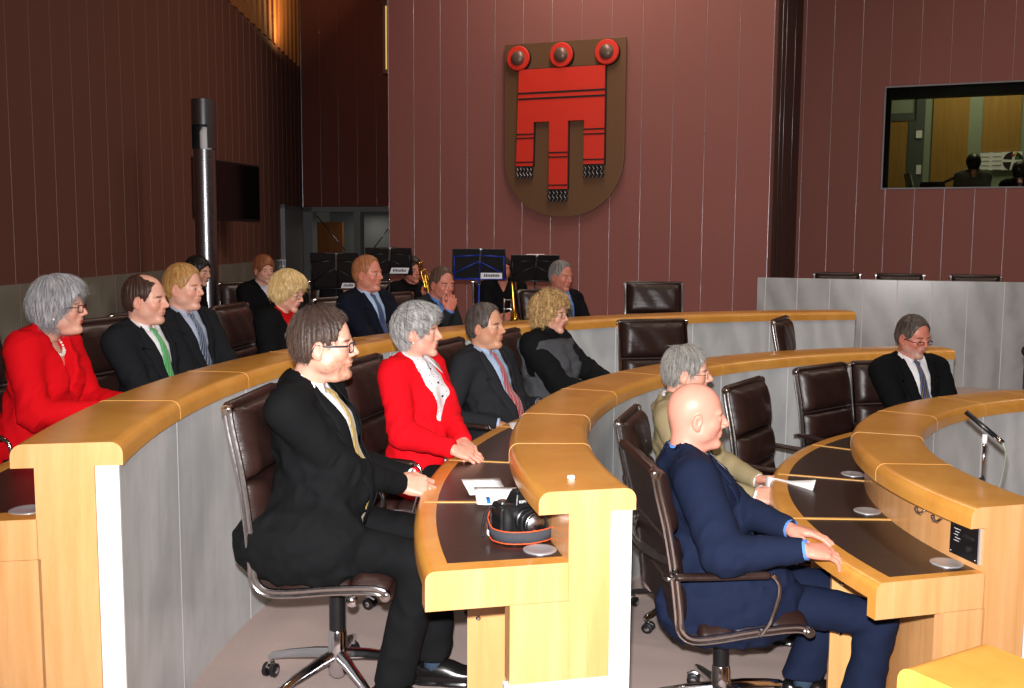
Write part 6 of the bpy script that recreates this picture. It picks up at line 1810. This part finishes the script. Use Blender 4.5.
# foam ball of another microphone at the right edge
p_ = at_depth(1026, 351, 6.0); m9 = thing('foam_microphone', 'dark foam headed microphone cut by the right edge of the photo', 'microphone', (p_.x, p_.y, 0))
MB().sphere((0, 0, p_.z), (.026, .026, .034)).build('foam_head', [M['black_matt']], m9, smooth=3); MB().tube([(0, 0, .02), (0, 0, p_.z - .03)], .008).lathe([(.1, 0), (.1, .01), (.02, .02)], seg=20).build('stand_pole', [M['black_metal']], m9, smooth=.7)
AMB=1.0; FLASH=1350; EXPO=0.0
# ------------------------------------------------------------ light
def area(name, loc, size, power, col, target=None, sy=None):
    d = bpy.data.lights.new(name, 'AREA'); d.energy = power; d.color = col; d.size = size
    if sy: d.shape = 'RECTANGLE'; d.size_y = sy
    o = bpy.data.objects.new(name, d); COL.objects.link(o); o.location = loc
    if target is not None: o.rotation_euler = (Vector(target) - Vector(loc)).to_track_quat('-Z', 'Y').to_euler()
    return o
# ceiling downlights of the chamber
for (x, y) in ((0.5, 5.5), (4.0, 5.5), (7.5, 5.5), (0.5, 9.5), (4.0, 9.5), (8.0, 9.5), (4, 1), (-2, 2)):
    area('ceiling_downlight', (x, y, WH - 0.3), 0.5, 42 * AMB, (1.0, 0.86, 0.70))
area('wall_washer', (0.6, 11.6, WH - 0.4), 0.4, 95 * AMB, (1.0, 0.8, 0.66), (0.6, 12.9, 3.4), 3.0)
area('wall_washer', (8.0, 9.0, WH - 0.4), 0.4, 50 * AMB, (1.0, 0.8, 0.66), (8.4, 10.5, 1.5), 3.0)
area('slat_lamp', (-2.9, 15.5, 5.3), 0.3, 26 * AMB, (1.0, 0.7, 0.3), (-3.6, 15.5, 6.0), 1.5)
area('lobby_lamp', tuple(RB @ Vector((1.0, 0.45, 2.2))), 0.3, 3, (1.0, 0.9, 0.75), tuple(RB @ Vector((1.0, 0.6, 0.5))))
area('control_room_lamp', tuple(RW @ Vector((sx0 + 1.5, 2.0, 5.4))), 0.8, 36, (1.0, 0.93, 0.6), tuple(RW @ Vector((sx0 + 1.5, 2.2, 2))))
# the camera's own flash, just above its lens
d = bpy.data.lights.new('camera_flash', 'SPOT'); d.energy = FLASH; d.shadow_soft_size = 0.025; d.color = (1.0, 0.97, 0.95); d.spot_size = radians(96); d.spot_blend = 1.0
o = bpy.data.objects.new('camera_flash', d); COL.objects.link(o); o.location = (-0.02, 0.0, CAM_Z + 0.13)
o.rotation_euler = cam_ray(610, 400).to_track_quat('-Z', 'Y').to_euler()
wd = bpy.data.worlds.new('world'); SC.world = wd; wd.use_nodes = True
wd.node_tree.nodes['Background'].inputs[0].default_value = (0.05, 0.045, 0.04, 1); wd.node_tree.nodes['Background'].inputs[1].default_value = 0.5
SC.view_settings.view_transform = 'Standard'; SC.view_settings.look = 'None'; SC.view_settings.gamma = 1.0
SC.view_settings.exposure = EXPO; SC.view_settings.use_curve_mapping = False
SC.cycles.use_denoising = True
SC.cycles.max_bounces = 6
